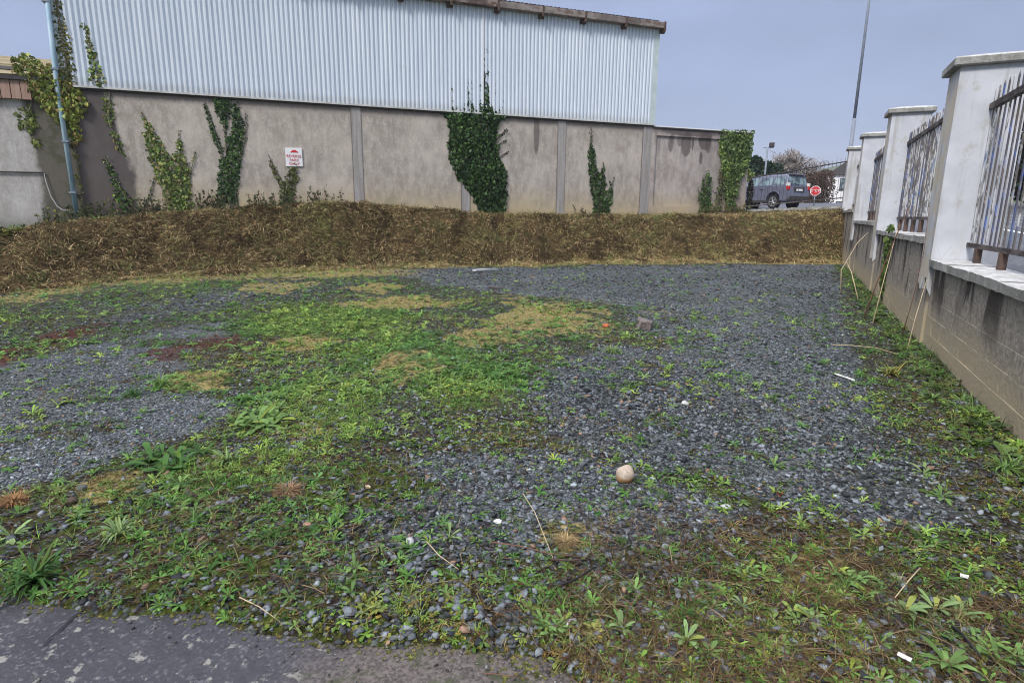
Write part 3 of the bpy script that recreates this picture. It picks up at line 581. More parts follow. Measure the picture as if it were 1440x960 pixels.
text_mesh('REVERSE', .118, -9.24, 3.27, -.040, 'red', SG); text_mesh('PARK', .118, -9.235, 3.15, -.040, 'red', SG); text_mesh('ONLY', .118, -9.235, 3.035, -.040, 'red', SG)
mb = MB(); prof = [(-.11, 0), (-.11, .03), (-.07, .045), (-.045, .08), (.04, .08), (.075, .045), (.11, .03), (.11, 0), (.085, -.012), (.05, .012), (.02, 0), (-.03, 0), (-.055, .012), (-.09, -.012)]
mb.prism([(-9.22+a, -.038, 3.385+b) for a, b in prof], (0, -.004, 0)); mb.build('car_symbol', 'red', SG)

# ------------------------------------------------------------------ fence wall on the right (local x along the fence, +y towards the lot)
FW = empty('pillared_wall', (P0[0], P0[1], 0), WANG, 'long block wall with tall white capped pillars along the right side of the lot', 'wall')
PIL = [-2.1, 3.92, 9.78, 15.7, 21.55]; PW = .58; CAPZ = [3.2, 3.24, 3.59, 3.82, 4.03]; COPZ = [1.06, 1.31, 1.47, 1.80]
def rough_prism(mb, x0, x1, y0, y1, z0, z1, n=8, j=.008):
    """slab with slightly broken edges"""
    pts = []
    for k in range(n+1):
        xx = x0+(x1-x0)*k/n; r = lambda: random.uniform(-j, j)
        pts.append([(xx, y0+r(), z0+r()), (xx, y0+r(), z1+r()), (xx, y1+r(), z1+r()), (xx, y1+r(), z0+r())])
    b = len(mb.v)
    for p in pts: mb.v += p
    for k in range(n):
        for q in range(4): a = b+k*4+q; c = b+k*4+(q+1) % 4; mb.f.append((a, c, c+4, a+4))
    mb.f.append((b+3, b+2, b+1, b)); e = b+n*4; mb.f.append((e, e+1, e+2, e+3))
blk = {}
def block(x0, x1, z0, z1):
    key = (round(x1-x0, 3), round(z1-z0, 3), random.randrange(3))
    if key not in blk:
        mb = MB(); j = .004; mb.quad_box(0, x1-x0, -.2, 0, 0, z1-z0); me = mb.mesh('block', 'block')
        bm = bmesh.new(); bm.from_mesh(me); bmesh.ops.recalc_face_normals(bm, faces=bm.faces); bmesh.ops.bevel(bm, geom=list(bm.edges), offset=.0022, segments=1, affect='EDGES')
        for v in bm.verts: v.co += Vector((0, random.uniform(-.004, .004), 0))
        bm.to_mesh(me); bm.free(); blk[key] = me
    return link('block', blk[key], FW, loc=(x0, random.uniform(-.001, .002), z0))
# panel 1: single blocks; the others recede too steeply to tell blocks apart beyond the first metres
def blockwork(x0, x1, ztop, rows):
    h = ztop/rows
    for r_ in range(-1, rows):
        xx = x0-(.22 if r_ % 2 else 0)
        while xx < x1-.02:
            a, b = max(xx, x0), min(xx+.44, x1)
            if b-a > .06: block(a+.001, b-.001, r_*h+.001, r_*h+h-.001)
            xx += .44
blockwork(PIL[0]+PW+.01, PIL[1]-.01, COPZ[0]-.08, 5)
for i in range(4):
    x0, x1 = PIL[i]+PW, PIL[i+1]; mb = MB(); mb.quad_box(x0, x1, -.34, -.19 if i == 0 else -.012, -.4, COPZ[i]-.085); mb.build('wall_core', 'block', FW)
blockwork(PIL[1]+PW+.01, PIL[2]-.01, COPZ[1]-.08, 6)
for i in (2, 3):
    x0, x1 = PIL[i]+PW, PIL[i+1]; n = 4
    for k in range(n): mb = MB(); mb.quad_box(x0+(x1-x0)*k/n+.008, x0+(x1-x0)*(k+1)/n-.008, -.2, random.uniform(-.008, .004), -.4, COPZ[i]-.085); mb.build('wall_section', 'block', FW)
for i in range(4):
    x0, x1 = PIL[i]+PW+.004, PIL[i+1]-.004; n = max(1, round((x1-x0)/.88))
    for k in range(n):
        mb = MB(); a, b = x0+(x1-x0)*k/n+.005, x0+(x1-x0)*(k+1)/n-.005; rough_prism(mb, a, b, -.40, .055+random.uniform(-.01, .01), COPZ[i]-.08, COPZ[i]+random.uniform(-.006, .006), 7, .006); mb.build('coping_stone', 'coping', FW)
for i, px in enumerate(PIL):
    cz = CAPZ[i]; zb = (COPZ[max(i-1, 0)])
    mb = MB(); mb.quad_box(px+.015, px+PW-.015, -.585, .03, -.4, cz); core = mb.build('pillar', 'block', FW)
    # render coat with a ragged lower edge
    mb = MB(); n = 12; zlow = zb-.42 if i == 1 else zb-.62
    def ring(x_, y_):
        pass
    path = [(px+PW*k/n, .05) for k in range(n+1)]+[(px+PW, .05-.655*k/n) for k in range(1, n+1)]+[(px+PW-PW*k/n, -.605) for k in range(1, n+1)]+[(px, -.605+.655*k/n) for k in range(1, n)]
    lows = [zlow+random.uniform(-.07, .10)+(.25*abs(math.sin(k*.7)) if k < n else 0) for k in range(len(path))]
    for (ax, ay), lz in zip(path, lows): mb.v += [(ax, ay, lz), (ax, ay, cz-.002)]
    L = len(path)
    for k in range(L): j = (k+1) % L; mb.f.append((2*k, 2*j, 2*j+1, 2*k+1))
    # inner lip of the coat
    b = len(mb.v)
    for (ax, ay), lz in zip(path, lows): mb.v.append((px+PW/2+(ax-px-PW/2)*.93, -.277+(ay+.277)*.93, lz+.004))
    for k in range(L): j = (k+1) % L; mb.f.append((2*k, b+k, b+j, 2*j))
    mb.build('render_coat', 'render', core)
    # cap: slab with shallow hipped top
    mb = MB(); xa, xb, ya, yb = px-.07, px+PW+.07, -.68, .125; b = 0
    mb.v = [(xa, ya, cz), (xb, ya, cz), (xb, yb, cz), (xa, yb, cz), (xa, ya, cz+.095), (xb, ya, cz+.095), (xb, yb, cz+.095), (xa, yb, cz+.095),
            (xa+.24, ya+.25, cz+.15), (xb-.24, ya+.25, cz+.15), (xb-.24, yb-.25, cz+.15), (xa+.24, yb-.25, cz+.15)]
    mb.f = [(0, 3, 2, 1), (0, 1, 5, 4), (1, 2, 6, 5), (2, 3, 7, 6), (3, 0, 4, 7), (4, 5, 9, 8), (5, 6, 10, 9), (6, 7, 11, 10), (7, 4, 8, 11), (8, 9, 10, 11)]
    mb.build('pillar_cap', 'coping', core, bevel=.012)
# railings: one panel between each pair of pillars
RL = [('steel railing with peeling white and blue bars right of the nearest white pillar', 1.25, 2.79), ('steel railing with flaking blue bars between the nearest and second white pillars', 1.55, 3.01),
      ('steel railing with flaking bars between the second and third white pillars', 1.71, 3.18), ('steel railing panel between the third white pillar and the farthest white pillar', 2.02, 3.42)]
mb = MB(); hh = 1.0
mb.v = [(-.016, -.006, 0), (.016, -.006, 0), (.016, .006, 0), (-.016, .006, 0), (-.016, -.006, 1), (.016, -.006, 1), (.016, .006, 1), (-.016, .006, 1), (0, 0, 1.025)]
mb.f = [(0, 3, 2, 1), (0, 1, 5, 4), (1, 2, 6, 5), (2, 3, 7, 6), (3, 0, 4, 7), (4, 5, 8), (5, 6, 8), (6, 7, 8), (7, 4, 8)]
BAR = mb.mesh('bar', 'bar')
for i in range(4):
    lab, zl, zt = RL[i]; x0, x1 = PIL[i]+PW, PIL[i+1]
    e = empty('railing', (P0[0]+x0*WD[0]+.3*WN[0], P0[1]+x0*WD[1]+.3*WN[1], COPZ[i]), WANG, lab, 'railing', 'steel railings between the white pillars'); L = x1-x0; zc = COPZ[i]
    mb = MB(); mb.quad_box(.0, L, -.022, .022, zl-zc-.025, zl-zc+.025); mb.build('bottom_rail', 'rail', e)
    mb = MB(); mb.quad_box(.0, L, -.028, .028, zt-zc-.035, zt-zc+.03); mb.build('top_rail', 'rail', e)
    n = int(L/(.155 if i == 0 else .118)); base = len(COL.objects)
    for k in range(n):
        o = link('bar', BAR, e, loc=((k+.6)*L/n, random.uniform(-.003, .003), zl-zc+.0)); o.scale = (1, 1, (zt-zl+.17+random.uniform(-.01, .01))); o.rotation_euler = (0, random.uniform(-.006, .006), 0)
    nf = 6 if i == 0 else 7
    for k in range(nf): mb = MB(); xx = (k+.5)*L/nf; mb.quad_box(xx-.045, xx+.045, -.03, .03, -.01, zl-zc-.026); mb.build('foot', 'rust', e)

# far dark railing on its low wall, from the end of the rendered wall to the last pillar
A_ = Vector((9.95, 25.35, 0)); B_ = Vector((12.82, 23.69, 0)); L = (B_-A_).length; ang = math.atan2(B_.y-A_.y, B_.x-A_.x)
LW = empty('low_wall', (A_.x, A_.y, 0), ang, 'low mossy stone wall under the spiked black railing beside the parked car', 'wall')
mb = MB(); rough_prism(mb, -.3, L, -.15, .15, .9, 1.74, 14, .02); o = mb.build('wall_body', 'kerb', LW)
mb = MB(); 
for k in range(6): mb = MB(); rough_prism(mb, -.3+k*(L+.3)/6+.01, -.3+(k+1)*(L+.3)/6-.01, -.19, .19, 1.75+k*.028, 1.84+k*.028, 4, .012); mb.build('coping_stone', 'coping', LW)
FR = empty('spiked_railing', (A_.x, A_.y, 1.8), ang, 'thin black spiked railing on the low stone wall in front of the parked car', 'railing')
mb = MB(); mb.tube([(-.2, 0, 1.30), (L, 0, 1.86)], .024, 6); mb.build('top_rail', 'darkmetal', FR)
mb = MB(); mb.tube([(-.2, 0, .16), (L, 0, .50)], .022, 6); mb.build('bottom_rail', 'rail', FR)
mb = MB(); mb.tube([(0, 0, 0), (0, 0, 1.0)], .009, 4); mb.v += []; BAR2 = mb.mesh('bar', 'darkmetal')
for k in range(24):
    f = (k+.5)/24; o = link('bar', BAR2, FR, loc=(f*L, 0, .14+f*.3)); o.scale = (1, 1, 1.30+f*.26)

# ------------------------------------------------------------------ scattered ground cover
def logpolar(n, r0, r1, amax=R(56)):
    r = r0*np.exp(rng.random(n)*math.log(r1/r0)); a = rng.uniform(-amax, amax, n); return r*np.sin(a), r*np.cos(a), r
def in_lot(x, y):
    s, q = sq(x, y); _, o = wo(x, y); return (o < -.02) & (q > qb(s)-.15)
ICO = []
def ico():
    bm = bmesh.new(); bmesh.ops.create_icosphere(bm, subdivisions=1, radius=1); v = [tuple(x.co) for x in bm.verts]; f = [[q.index for q in p.verts] for p in bm.faces]; bm.free(); return np.array(v), np.array(f)
iv, it = ico()
ov_ = np.array([(1, 0, 0), (-1, 0, 0), (0, 1, 0), (0, -1, 0), (.1, .1, 1), (-.1, 0, -1.)]); ot_ = np.array([(0, 2, 4), (2, 1, 4), (1, 3, 4), (3, 0, 4), (2, 0, 5), (1, 2, 5), (3, 1, 5), (0, 3, 5)])
def stones(n, r0, r1, tmpl, smin, smax, grow, dens=1.0):
    x, y, r = logpolar(n, r0, r1); k = in_lot(x, y); x, y, r = x[k], y[k], r[k]; z = zones(x, y)
    p = np.clip(z['gravel']*1.0+.30*(1-z['gravel'])*(1-.8*z['green'])*(1-.8*z['dry']), 0, 1)*(1-z['asphalt'])*(1-.75*z['red'])*(.45+1.1*fbm(x, y, 2.5, 3)); k = rng.random(len(x)) < p*dens
    x, y, r = x[k], y[k], r[k]; n = len(x); sz = (smin+(smax-smin)*rng.random(n)**2.6)*(1+grow*r)
    left = sdist(x, y, ZONES['gravelL']) > -.2; sz = np.where(left, sz*.6, sz); sz = sz*np.where(rng.random(n) < .04*sstep(.45, .6, fbm(x+2, y+2, 1.1, 2)), 1.45, 1)*(.8+.5*fbm(x+6, y+1, .7, 2))
    g = rng.random(n); val = .028+.235*rng.random(n)**2.0; val = np.where(g > .985, .25+.12*rng.random(n), val); col = np.stack([val*.89, val*1.0, val*1.10], 1); lf = (sdist(x, y, ZONES['gravelL']) > -.1)[:, None]; col = np.where(lf, col*1.15+.035, col)
    val_ = (.62+.8*fbm(x+77, y+13, .5, 3))[:, None]*np.where(sz > .03*(1+.0*r), .75, 1)[:, None]; col = col*val_; br = rng.random(n) > .965; col[br] = np.array([.2, .13, .09])*(.6+rng.random((br.sum(), 1)))
    rot = rotz(rng.uniform(0, 6.28, n)) @ rotx(rng.normal(0, .3, n)) @ roty(rng.normal(0, .3, n)); sc = np.stack([sz, sz*rng.uniform(.38, .9, n), sz*rng.uniform(.18, .5, n)], 1)
    pos = np.stack([x, y, ground_z(x, y)+sz*.22], 1); return scat(tmpl[0], tmpl[1], pos, rot, sc, col, jit=.24)
pt = join([stones(64000, 1.0, 5.5, (iv, it), .0045, .021, .07), stones(150000, 4.0, 21, (ov_, ot_), .006, .017, .085)])
bulk('gravel_stones', *pt, 'stone', None, 'stuff')
tag(bpy.data.objects['gravel_stones'], 'loose blue-grey slate gravel chips spread over the lot', 'gravel')

n = 9000; x = rng.uniform(-1.6, .35, n); y = rng.uniform(1.1, 2.1, n); za = zones(x, y)['asphalt']; sd_a = -sdist(x, y, ZONES['asphalt'])
k = (za > .3) & (rng.random(n) < (.10+.5*sstep(-.5, .2, x))*(.15+sstep(.5, .65, fbm(x, y, 5, 3))+1.2*sstep(-.22, 0., sd_a))); x, y = x[k], y[k]; n = len(x); sz = .002+.007*rng.random(n)**4; val = .04+.2*rng.random(n)**2
o = bulk('loose_grit', *scat(iv, it, np.stack([x, y, np.full(n, -.008)+sz*.3], 1), rotz(rng.uniform(0, 6.28, n)), np.stack([sz, sz*.7, sz*.5], 1), np.stack([val, val*.95, val*.9], 1), .2), 'stone', None, 'stuff'); tag(o, 'loose grit scattered over the muddy edge of the asphalt', 'gravel')
# leaves and blades -----------------------------------------------------
def leaf_strip(L=1., W=.2, arch=.3, lift=.5, segs=((0, .25), (.4, .75), (.75, 1.), (1, 0))):
    """spatulate leaf along +x: returns verts, tris"""
    v = []; t = []
    for u, wd in segs:
        zz = lift*u*L-arch*L*u*u
        if wd == 0: v.append((u*L, 0, zz))
        else: v += [(u*L, -W/2*wd, zz+.02*L), (u*L, W/2*wd, zz+.02*L)]
    n = len(segs)
    for i in range(n-1):
        a = 2*i
        if segs[i+1][1] == 0: t.append((a, a+2, a+1))
        else: t += [(a, a+2, a+3), (a, a+3, a+1)]
    return np.array(v, float), np.array(t)
def rosette(nl, W, lift, arch, spread=.35, segs=((0, .25), (.45, .75), (.78, 1.), (1, 0)), seed=0):
    rg = np.random.default_rng(seed); V = []; T = []; C = []; o = 0
    for i in range(nl):
        lv, lt = leaf_strip(rg.uniform(.65, 1.05), W*rg.uniform(.8, 1.2), arch*rg.uniform(.7, 1.3), lift*rg.uniform(.4, 1.5), segs)
        a = i*2.4+rg.uniform(-spread, spread); c, s = math.cos(a), math.sin(a); lv = np.stack([lv[:, 0]*c-lv[:, 1]*s, lv[:, 0]*s+lv[:, 1]*c, lv[:, 2]+.01*i/nl], 1)
        V.append(lv); T.append(lt+o); o += len(lv); C.append(np.full((len(lv), 3), rg.uniform(.7, 1.25)))
        if rg.random() < .10: C[-1] = C[-1]*np.array([1.45, 1.1, .7])
    return np.concatenate(V), np.concatenate(T), np.concatenate(C)
ROS = [rosette(9, .26, .55, .45, seed=1), rosette(7, .34, .35, .3, seed=2), rosette(11, .18, .8, .6, seed=3), rosette(8, .22, .45, .3, seed=4), rosette(6, .3, 1.0, .7, seed=5)]
def grasstuft(n, seed, lift=1.3, spread=.5):
    rg = np.random.default_rng(seed); V = []; T = []; C = []; o = 0
    for i in range(n):
        lv, lt = leaf_strip(rg.uniform(.5, 1.1), .05, rg.uniform(.3, 1.1), lift*rg.uniform(.5, 1.6), ((0, .8), (.5, 1), (1, 0))); a = rg.uniform(0, 6.28); c, s = math.cos(a), math.sin(a); ox, oy = rg.normal(0, .12, 2)
        lv = np.stack([lv[:, 0]*c-lv[:, 1]*s+ox, lv[:, 0]*s+lv[:, 1]*c+oy, lv[:, 2]], 1); V.append(lv); T.append(lt+o); o += len(lv); C.append(np.full((len(lv), 3), rg.uniform(.65, 1.3)))
    return np.concatenate(V), np.concatenate(T), np.concatenate(C)
TUFT = [grasstuft(12, 21), grasstuft(9, 22, .8), grasstuft(14, 23, 1.8)]
def plants(n, r0, r1, T, prob, smin, smax, grow, pal, amp=.3, tiltj=.15, sink=0.):
    x, y, r = logpolar(n, r0, r1); k = in_lot(x, y); x, y, r = x[k], y[k], r[k]; z = zones(x, y); k = rng.random(len(x)) < prob(x, y, z)*(1-z['asphalt']); x, y, r = x[k], y[k], r[k]
    res = []; pick = rng.integers(0, len(T), len(x)); pal = np.array(pal); drift = sstep(.36, .64, fbm(x+14, y+44, .9, 3))[:, None]; drift = (1-drift)*np.array([.68, .88, .72])+drift*np.array([1.16, 1.14, .82])
    for i, tm in enumerate(T):
        q = pick == i; xx, yy, rr = x[q], y[q], r[q]; n_ = len(xx)
        if not n_: continue
        sz = (smin+(smax-smin)*rng.random(n_)**1.8)*(1+grow*rr); rot = rotz(rng.uniform(0, 6.28, n_)) @ rotx(rng.normal(0, tiltj, n_)) @ roty(rng.normal(0, tiltj, n_))
        ci = rng.integers(0, len(pal), n_); col = pal[ci]*drift[q]*(1+amp*rng.uniform(-1, 1, (n_, 1))); pos = np.stack([xx, yy, ground_z(xx, yy)+.003-sink], 1); res.append(scat(tm[0], tm[1], pos, rot, sz, col, 0, tm[2]))
    return join(res)
GRN = [(.12, .22, .055), (.18, .29, .08), (.16, .25, .10), (.23, .32, .10), (.07, .14, .035)]
OLV = [(.13, .14, .035), (.19, .19, .05), (.08, .095, .02), (.23, .19, .06)]
STR = [(.17, .11, .055), (.26, .18, .09), (.095, .056, .034), (.12, .068, .04), (.34, .26, .15)]
def p_weed(x, y, z):
    c = .3+.7*sstep(.40, .6, fbm(x+5, y+11, 1.7, 3)); f = sstep(.42, .55, fbm(x+80, y+2, 6, 2))
    return np.clip((.09+.47*c*f)*(1-.80*z['gravel'])+.5*z['green']+.12*z['strip']*c, 0, 1)*(1-.35*z['botR'])*(1-.3*z['strip'])
pw = join([plants(27000, 1.1, 6, ROS, p_weed, .016, .052, .06, GRN), plants(40000, 5, 20, ROS, p_weed, .03, .065, .05, GRN)])
o = bulk('low_weeds', *pw, 'leaf', None, 'stuff'); tag(o, 'small green rosette weeds growing through the gravel', 'weeds')
def p_grass(x, y, z): return np.clip(.95*z['green']*(.3+.7*sstep(.35, .6, fbm(x, y, 2.2, 3)))+.10*(1-z['gravel'])+.1*z['moss'], 0, 1)
pg = plants(60000, 1.3, 20, TUFT, p_grass, .018, .042, .07, GRN+[(.22, .32, .07), (.15, .29, .07)])
o = bulk('green_grass', *pg, 'leaf', None, 'stuff'); tag(o, 'patches of short green grass in the middle of the lot', 'grass')
def p_moss(x, y, z): return np.clip(.55*(1-z['gravel'])*sstep(.42, .58, fbm(x+2, y+33, 2.4, 4))+.10*z['gravel'], 0, 1)*(1-.5*z['red'])
SMALL = [rosette(5, .6, .5, .3, segs=((0, .4), (.6, 1), (1, 0)), seed=9), rosette(4, .7, .8, .4, segs=((0, .4), (.6, 1), (1, 0)), seed=10)]
pm = plants(110000, 1.1, 14, SMALL, p_moss, .005, .013, .08, OLV+GRN[:2])
o = bulk('creeping_moss', *pm, 'leaf', None, 'stuff'); tag(o, 'low mossy ground cover creeping over soil and stones', 'moss')
DRYT = [grasstuft(10, 31, .35), grasstuft(12, 32, .6), grasstuft(9, 33, .25)]
def p_dry(x, y, z): return np.clip(.9*z['dry']+.35*z['dark']+.42*(1-z['gravel'])*(1-z['green'])*sstep(.45, .62, fbm(x+60, y+20, 1.9, 4))+.30*z['strip']+.16*z['botR'], 0, 1)
pd_ = plants(62000, 1.1, 21, DRYT, p_dry, .02, .06, .06, [tuple(q*.85 for q in c_) for c_ in STR]+[(.22, .19, .08)])
o = bulk('dry_grass', *pd_, 'straw', None, 'stuff'); tag(o, 'tan dead grass and straw lying over the lot', 'dead grass')
def p_red(x, y, z): return .95*z['red']+.012
pr_ = plants(30000, 1.4, 12, [rosette(7, .3, .7, .3, segs=((0, .4), (.6, 1), (1, 0)), seed=41), grasstuft(10, 42, .8)], p_red, .012, .025, .08, [(.10, .03, .025), (.15, .05, .035), (.07, .03, .022), (.18, .11, .05), (.12, .13, .04)])
o = bulk('red_weeds', *pr_, 'leaf', None, 'stuff'); tag(o, 'dark red creeping weeds in streaks on the left gravel', 'weeds')
n = 9000; x = rng.uniform(-2.4, .45, n); y = rng.uniform(1.15, 2.3, n); za = zones(x, y)['asphalt']; sd_a = -sdist(x, y, ZONES['asphalt'])
k = (za > .3) & (rng.random(n) < sstep(-.10, .0, sd_a)*.9+.8*sstep(-.6, .1, x)*sstep(.54, .62, fbm(x+4, y+9, 6, 3))); x, y = x[k], y[k]; n = len(x); tm = SMALL[0]
o = bulk('edge_moss', *scat(tm[0], tm[1], np.stack([x, y, np.full(n, -.009)], 1), rotz(rng.uniform(0, 6.28, n)) @ rotx(rng.normal(0, .2, n)), rng.uniform(.004, .011, n), np.array(OLV)[rng.integers(0, 4, n)]*rng.uniform(.5, 1.2, (n, 1)), 0, tm[2]), 'leaf', None, 'stuff'); tag(o, 'moss and tiny leaves creeping over the asphalt edge', 'moss')
# thin fallen stems
def stems(n, r0, r1, prob, Lm, wd, pal):
    x, y, r = logpolar(n, r0, r1); k = in_lot(x, y); x, y, r = x[k], y[k], r[k]; z = zones(x, y); k = rng.random(len(x)) < prob(x, y, z)*(1-z['asphalt']); x, y, r = x[k], y[k], r[k]; n = len(x)
    tv = np.array([(-.5, -1, 0), (-.5, 1, 0), (-.15, -1, .08), (-.15, 1, .08), (.2, -1, .06), (.2, 1, .06), (.5, 0, 0)], float); tt = np.array([(0, 2, 3), (0, 3, 1), (2, 4, 5), (2, 5, 3), (4, 6, 5)])
    L = Lm*(.35+rng.random(n)**2); sc = np.stack([L, wd*(1+.12*r)*rng.uniform(.6, 1.2, n), L], 1); col = np.array(pal)[rng.integers(0, len(pal), n)]*rng.uniform(.6, 1.3, (n, 1))
    tvj = tv.copy(); rot = rotz(rng.uniform(0, 6.28, n)) @ rotx(rng.normal(0, .3, n)) @ roty(rng.normal(0, .12, n)); pos = np.stack([x, y, ground_z(x, y)+.008+rng.random(n)*.012], 1)
    P, T, C = scat(tv, tt, pos, rot, sc, col); P = P+0; return P, T, C
ps = stems(52000, 1.0, 8, lambda x, y, z: np.clip(.95*z['botR']+.6*z['strip']+.5*z['mid']*0.6+.22*(1-z['gravel'])+.03, 0, 1), .13, .0010, [tuple(q*.72 for q in c_) for c_ in STR]+[(.08, .045, .03), (.12, .065, .045)])
o = bulk('fallen_stems', *ps, 'straw', None, 'stuff'); tag(o, 'thin brown dead stems and stalks littering the near ground', 'dead stems')

# bank thatch -------------------------------------------------------------
n = 250000; s = rng.uniform(-22, 12.8, n); tq = rng.random(n)**1.15; q = qb(s)+.15+rng.exponential(.22, n)-tq*(qb(s)+.9); near = rng.random(n) < np.clip(1.0-.0*s, 0, 1)
x = B0[0]+s*BD[0]+q*BN[0]; y = B0[1]+s*BD[1]+q*BN[1]; _, ob = wo(x, y); k = (ob < -.03) & (rng.random(n) < .30+1.1*sstep(.38, .56, fbm(x+3, y+13, 2.3, 3))); x, y, s, q = x[k], y[k], s[k], q[k]; n = len(x)
zz = np.where(q > qb(s), ground_z(x, y), bank_z(x, y)); br = fbm(x, y, .55, 3); bl = fbm(x+40, y, 1.8, 3); dist = (qb(s)-q)
pal = np.array([(.26, .18, .088), (.38, .285, .14), (.16, .105, .052), (.48, .375, .195), (.055, .038, .022), (.28, .25, .10), (.18, .22, .075)])
pi = rng.integers(0, 5, n); pi = np.where(rng.random(n) < sstep(.45, .68, br)*.45, 5, pi); pi = np.where((rng.random(n) < sstep(.58, .7, bl)*.4), 6, pi); pi = np.where((rng.random(n) < .75*sstep(.46, .36, bl)), 4, pi)
lite = np.interp(s, [-16, -10, -3, 3, 9], [.78, .82, 1.0, 1.12, 1.2]); col = pal[pi]*rng.uniform(.65, 1.3, (n, 1))*lite[:, None]
col = np.where((dist < .25)[:, None], col*1.25, col)
L = rng.uniform(.07, .24, n); sc = np.stack([L, rng.uniform(.0032, .007, n), L], 1)
tv = np.array([(-.5, -1, 0), (-.5, 1, 0), (-.1, -1, .16), (-.1, 1, .16), (.5, 0, .02)], float); tt_ = np.array([(0, 2, 3), (0, 3, 1), (2, 4, 3)])
flow = (fbm(x+3, y+8, .9, 2)-.5)*9; rot = rotz(flow+rng.normal(0, .75, n)) @ roty(rng.normal(.1, .5, n)) @ rotx(rng.normal(0, .5, n)); pos = np.stack([x, y, zz+rng.uniform(0, .075, n)], 1)
o = bulk('bank_thatch', *scat(tv, tt_, pos, rot, sc, col), 'straw', None, 'stuff'); tag(o, 'brown matted dead grass covering the bank below the walls', 'dead grass')
def bank_plants(n, srange, qf, T, smin, smax, pal, name, lab, cat, mat='leaf'):
    s = rng.uniform(*srange, n); q = qf(s, rng.random(n)); x = B0[0]+s*BD[0]+q*BN[0]; y = B0[1]+s*BD[1]+q*BN[1]; _, ob = wo(x, y); k = ob < -.05; x, y = x[k], y[k]; res = []; pick = rng.integers(0, len(T), len(x)); pal = np.array(pal)
    for i, tm in enumerate(T):
        qq = pick == i; xx, yy = x[qq], y[qq]; n_ = len(xx); sz = rng.uniform(smin, smax, n_); rot = rotz(rng.uniform(0, 6.28, n_)) @ rotx(rng.normal(0, .2, n_)); col = pal[rng.integers(0, len(pal), n_)]*rng.uniform(.7, 1.3, (n_, 1))
        res.append(scat(tm[0], tm[1], np.stack([xx, yy, bank_z(xx, yy)+.01], 1), rot, sz, col, 0, tm[2]))
    o = bulk(name, *join(res), mat, None, 'stuff'); tag(o, lab, cat)
bank_plants(4200, (-21, -14.2), lambda s, r: np.where(s < -15.3, qb(s)*r*.92, r*2.2-.1), ROS, .12, .28, [(.05, .09, .025), (.08, .13, .04), (.10, .12, .03), (.2, .2, .05)], 'nettle_patch', 'dark green leafy weeds on the bank top by the downpipe', 'weeds')
bank_plants(5200, (-20, 11.5), lambda s, r: qb(s)*(-.02+1.0*r)-.1, DRYT+[grasstuft(16, 61, .2, .9)], .09, .26, [(.30, .20, .10), (.40, .29, .15), (.20, .125, .06), (.48, .37, .2), (.14, .085, .045), (.28, .26, .11)], 'bank_tussocks', 'flattened tussocks of dead grass sagging down the bank', 'dead grass', 'straw')
bank_plants(2300, (-15, 9), lambda s, r: qb(s)*(.2+.85*r), TUFT, .06, .17, [(.12, .14, .05), (.10, .13, .045), (.16, .17, .07)], 'bank_grass', 'sparse olive grass tufts growing out of the brown bank', 'grass')

# ------------------------------------------------------------------ ivy
LEAF = np.array([(0, 0, 0), (-.46, .12, -.06), (-.36, .5, .02), (0, 1.05, -.08), (.36, .5, .02), (.46, .12, -.06), (0, .35, .07)]); LEAFT = np.array([(6, 1, 0), (6, 2, 1), (6, 3, 2), (6, 4, 3), (6, 5, 4), (6, 0, 5)])
def ivy_leaves(polys, dens, size, depth, pal, thin=0.0, edge=.06):
    res = []
    for pl in polys:
        P = np.array(pl); lo, hi = P.min(0)-.08, P.max(0)+.08; n = int((hi[0]-lo[0])*(hi[1]-lo[1])*dens*1.45); s = rng.uniform(lo[0], hi[0], n); z_ = rng.uniform(lo[1], hi[1], n)
        d = sdist(s, z_, pl)+(fbm(s, z_, 4, 3)-.5)*.16; k = (d > -.015) & (rng.random(n) > thin*sstep(.4, .65, fbm(s+5, z_, 2.5, 3))); s, z_, d = s[k], z_[k], d[k]; n = len(s)
        dep = np.clip(d*1.2, 0, 1)**.6*depth; y_ = -(.02+dep*rng.random(n)**.5)
        th = rng.normal(math.pi, .55, n)                          # leaf tip mostly down
        tl = rng.normal(.45, .38, n); yw = rng.normal(0, .5, n)
        # leaf lies in xz plane: template y -> z ; normal -> -y
        base = np.zeros((n, 3, 3)); base[:, 0, 0] = 1; base[:, 2, 1] = 1; base[:, 1, 2] = -1
        rot = rotz(yw) @ rotx(-tl*0+rng.normal(0, .1, n)) @ roty(th) @ base @ rotx(-tl)
        sz = size*(.5+.95*rng.random(n)**1.5); col = np.array(pal)[rng.integers(0, len(pal), n)]*rng.uniform(.6, 1.35, (n, 1))
        patch = sstep(.5, .7, fbm(s+20, z_+4, 1.8, 3))[:, None]; col = col*(1-.0*patch)*(1+.35*patch*np.array([1.2, 1., .4]))
        res.append(scat(LEAF, LEAFT, np.stack([s, y_, z_], 1), rot, sz, col, .03))
    return join(res)
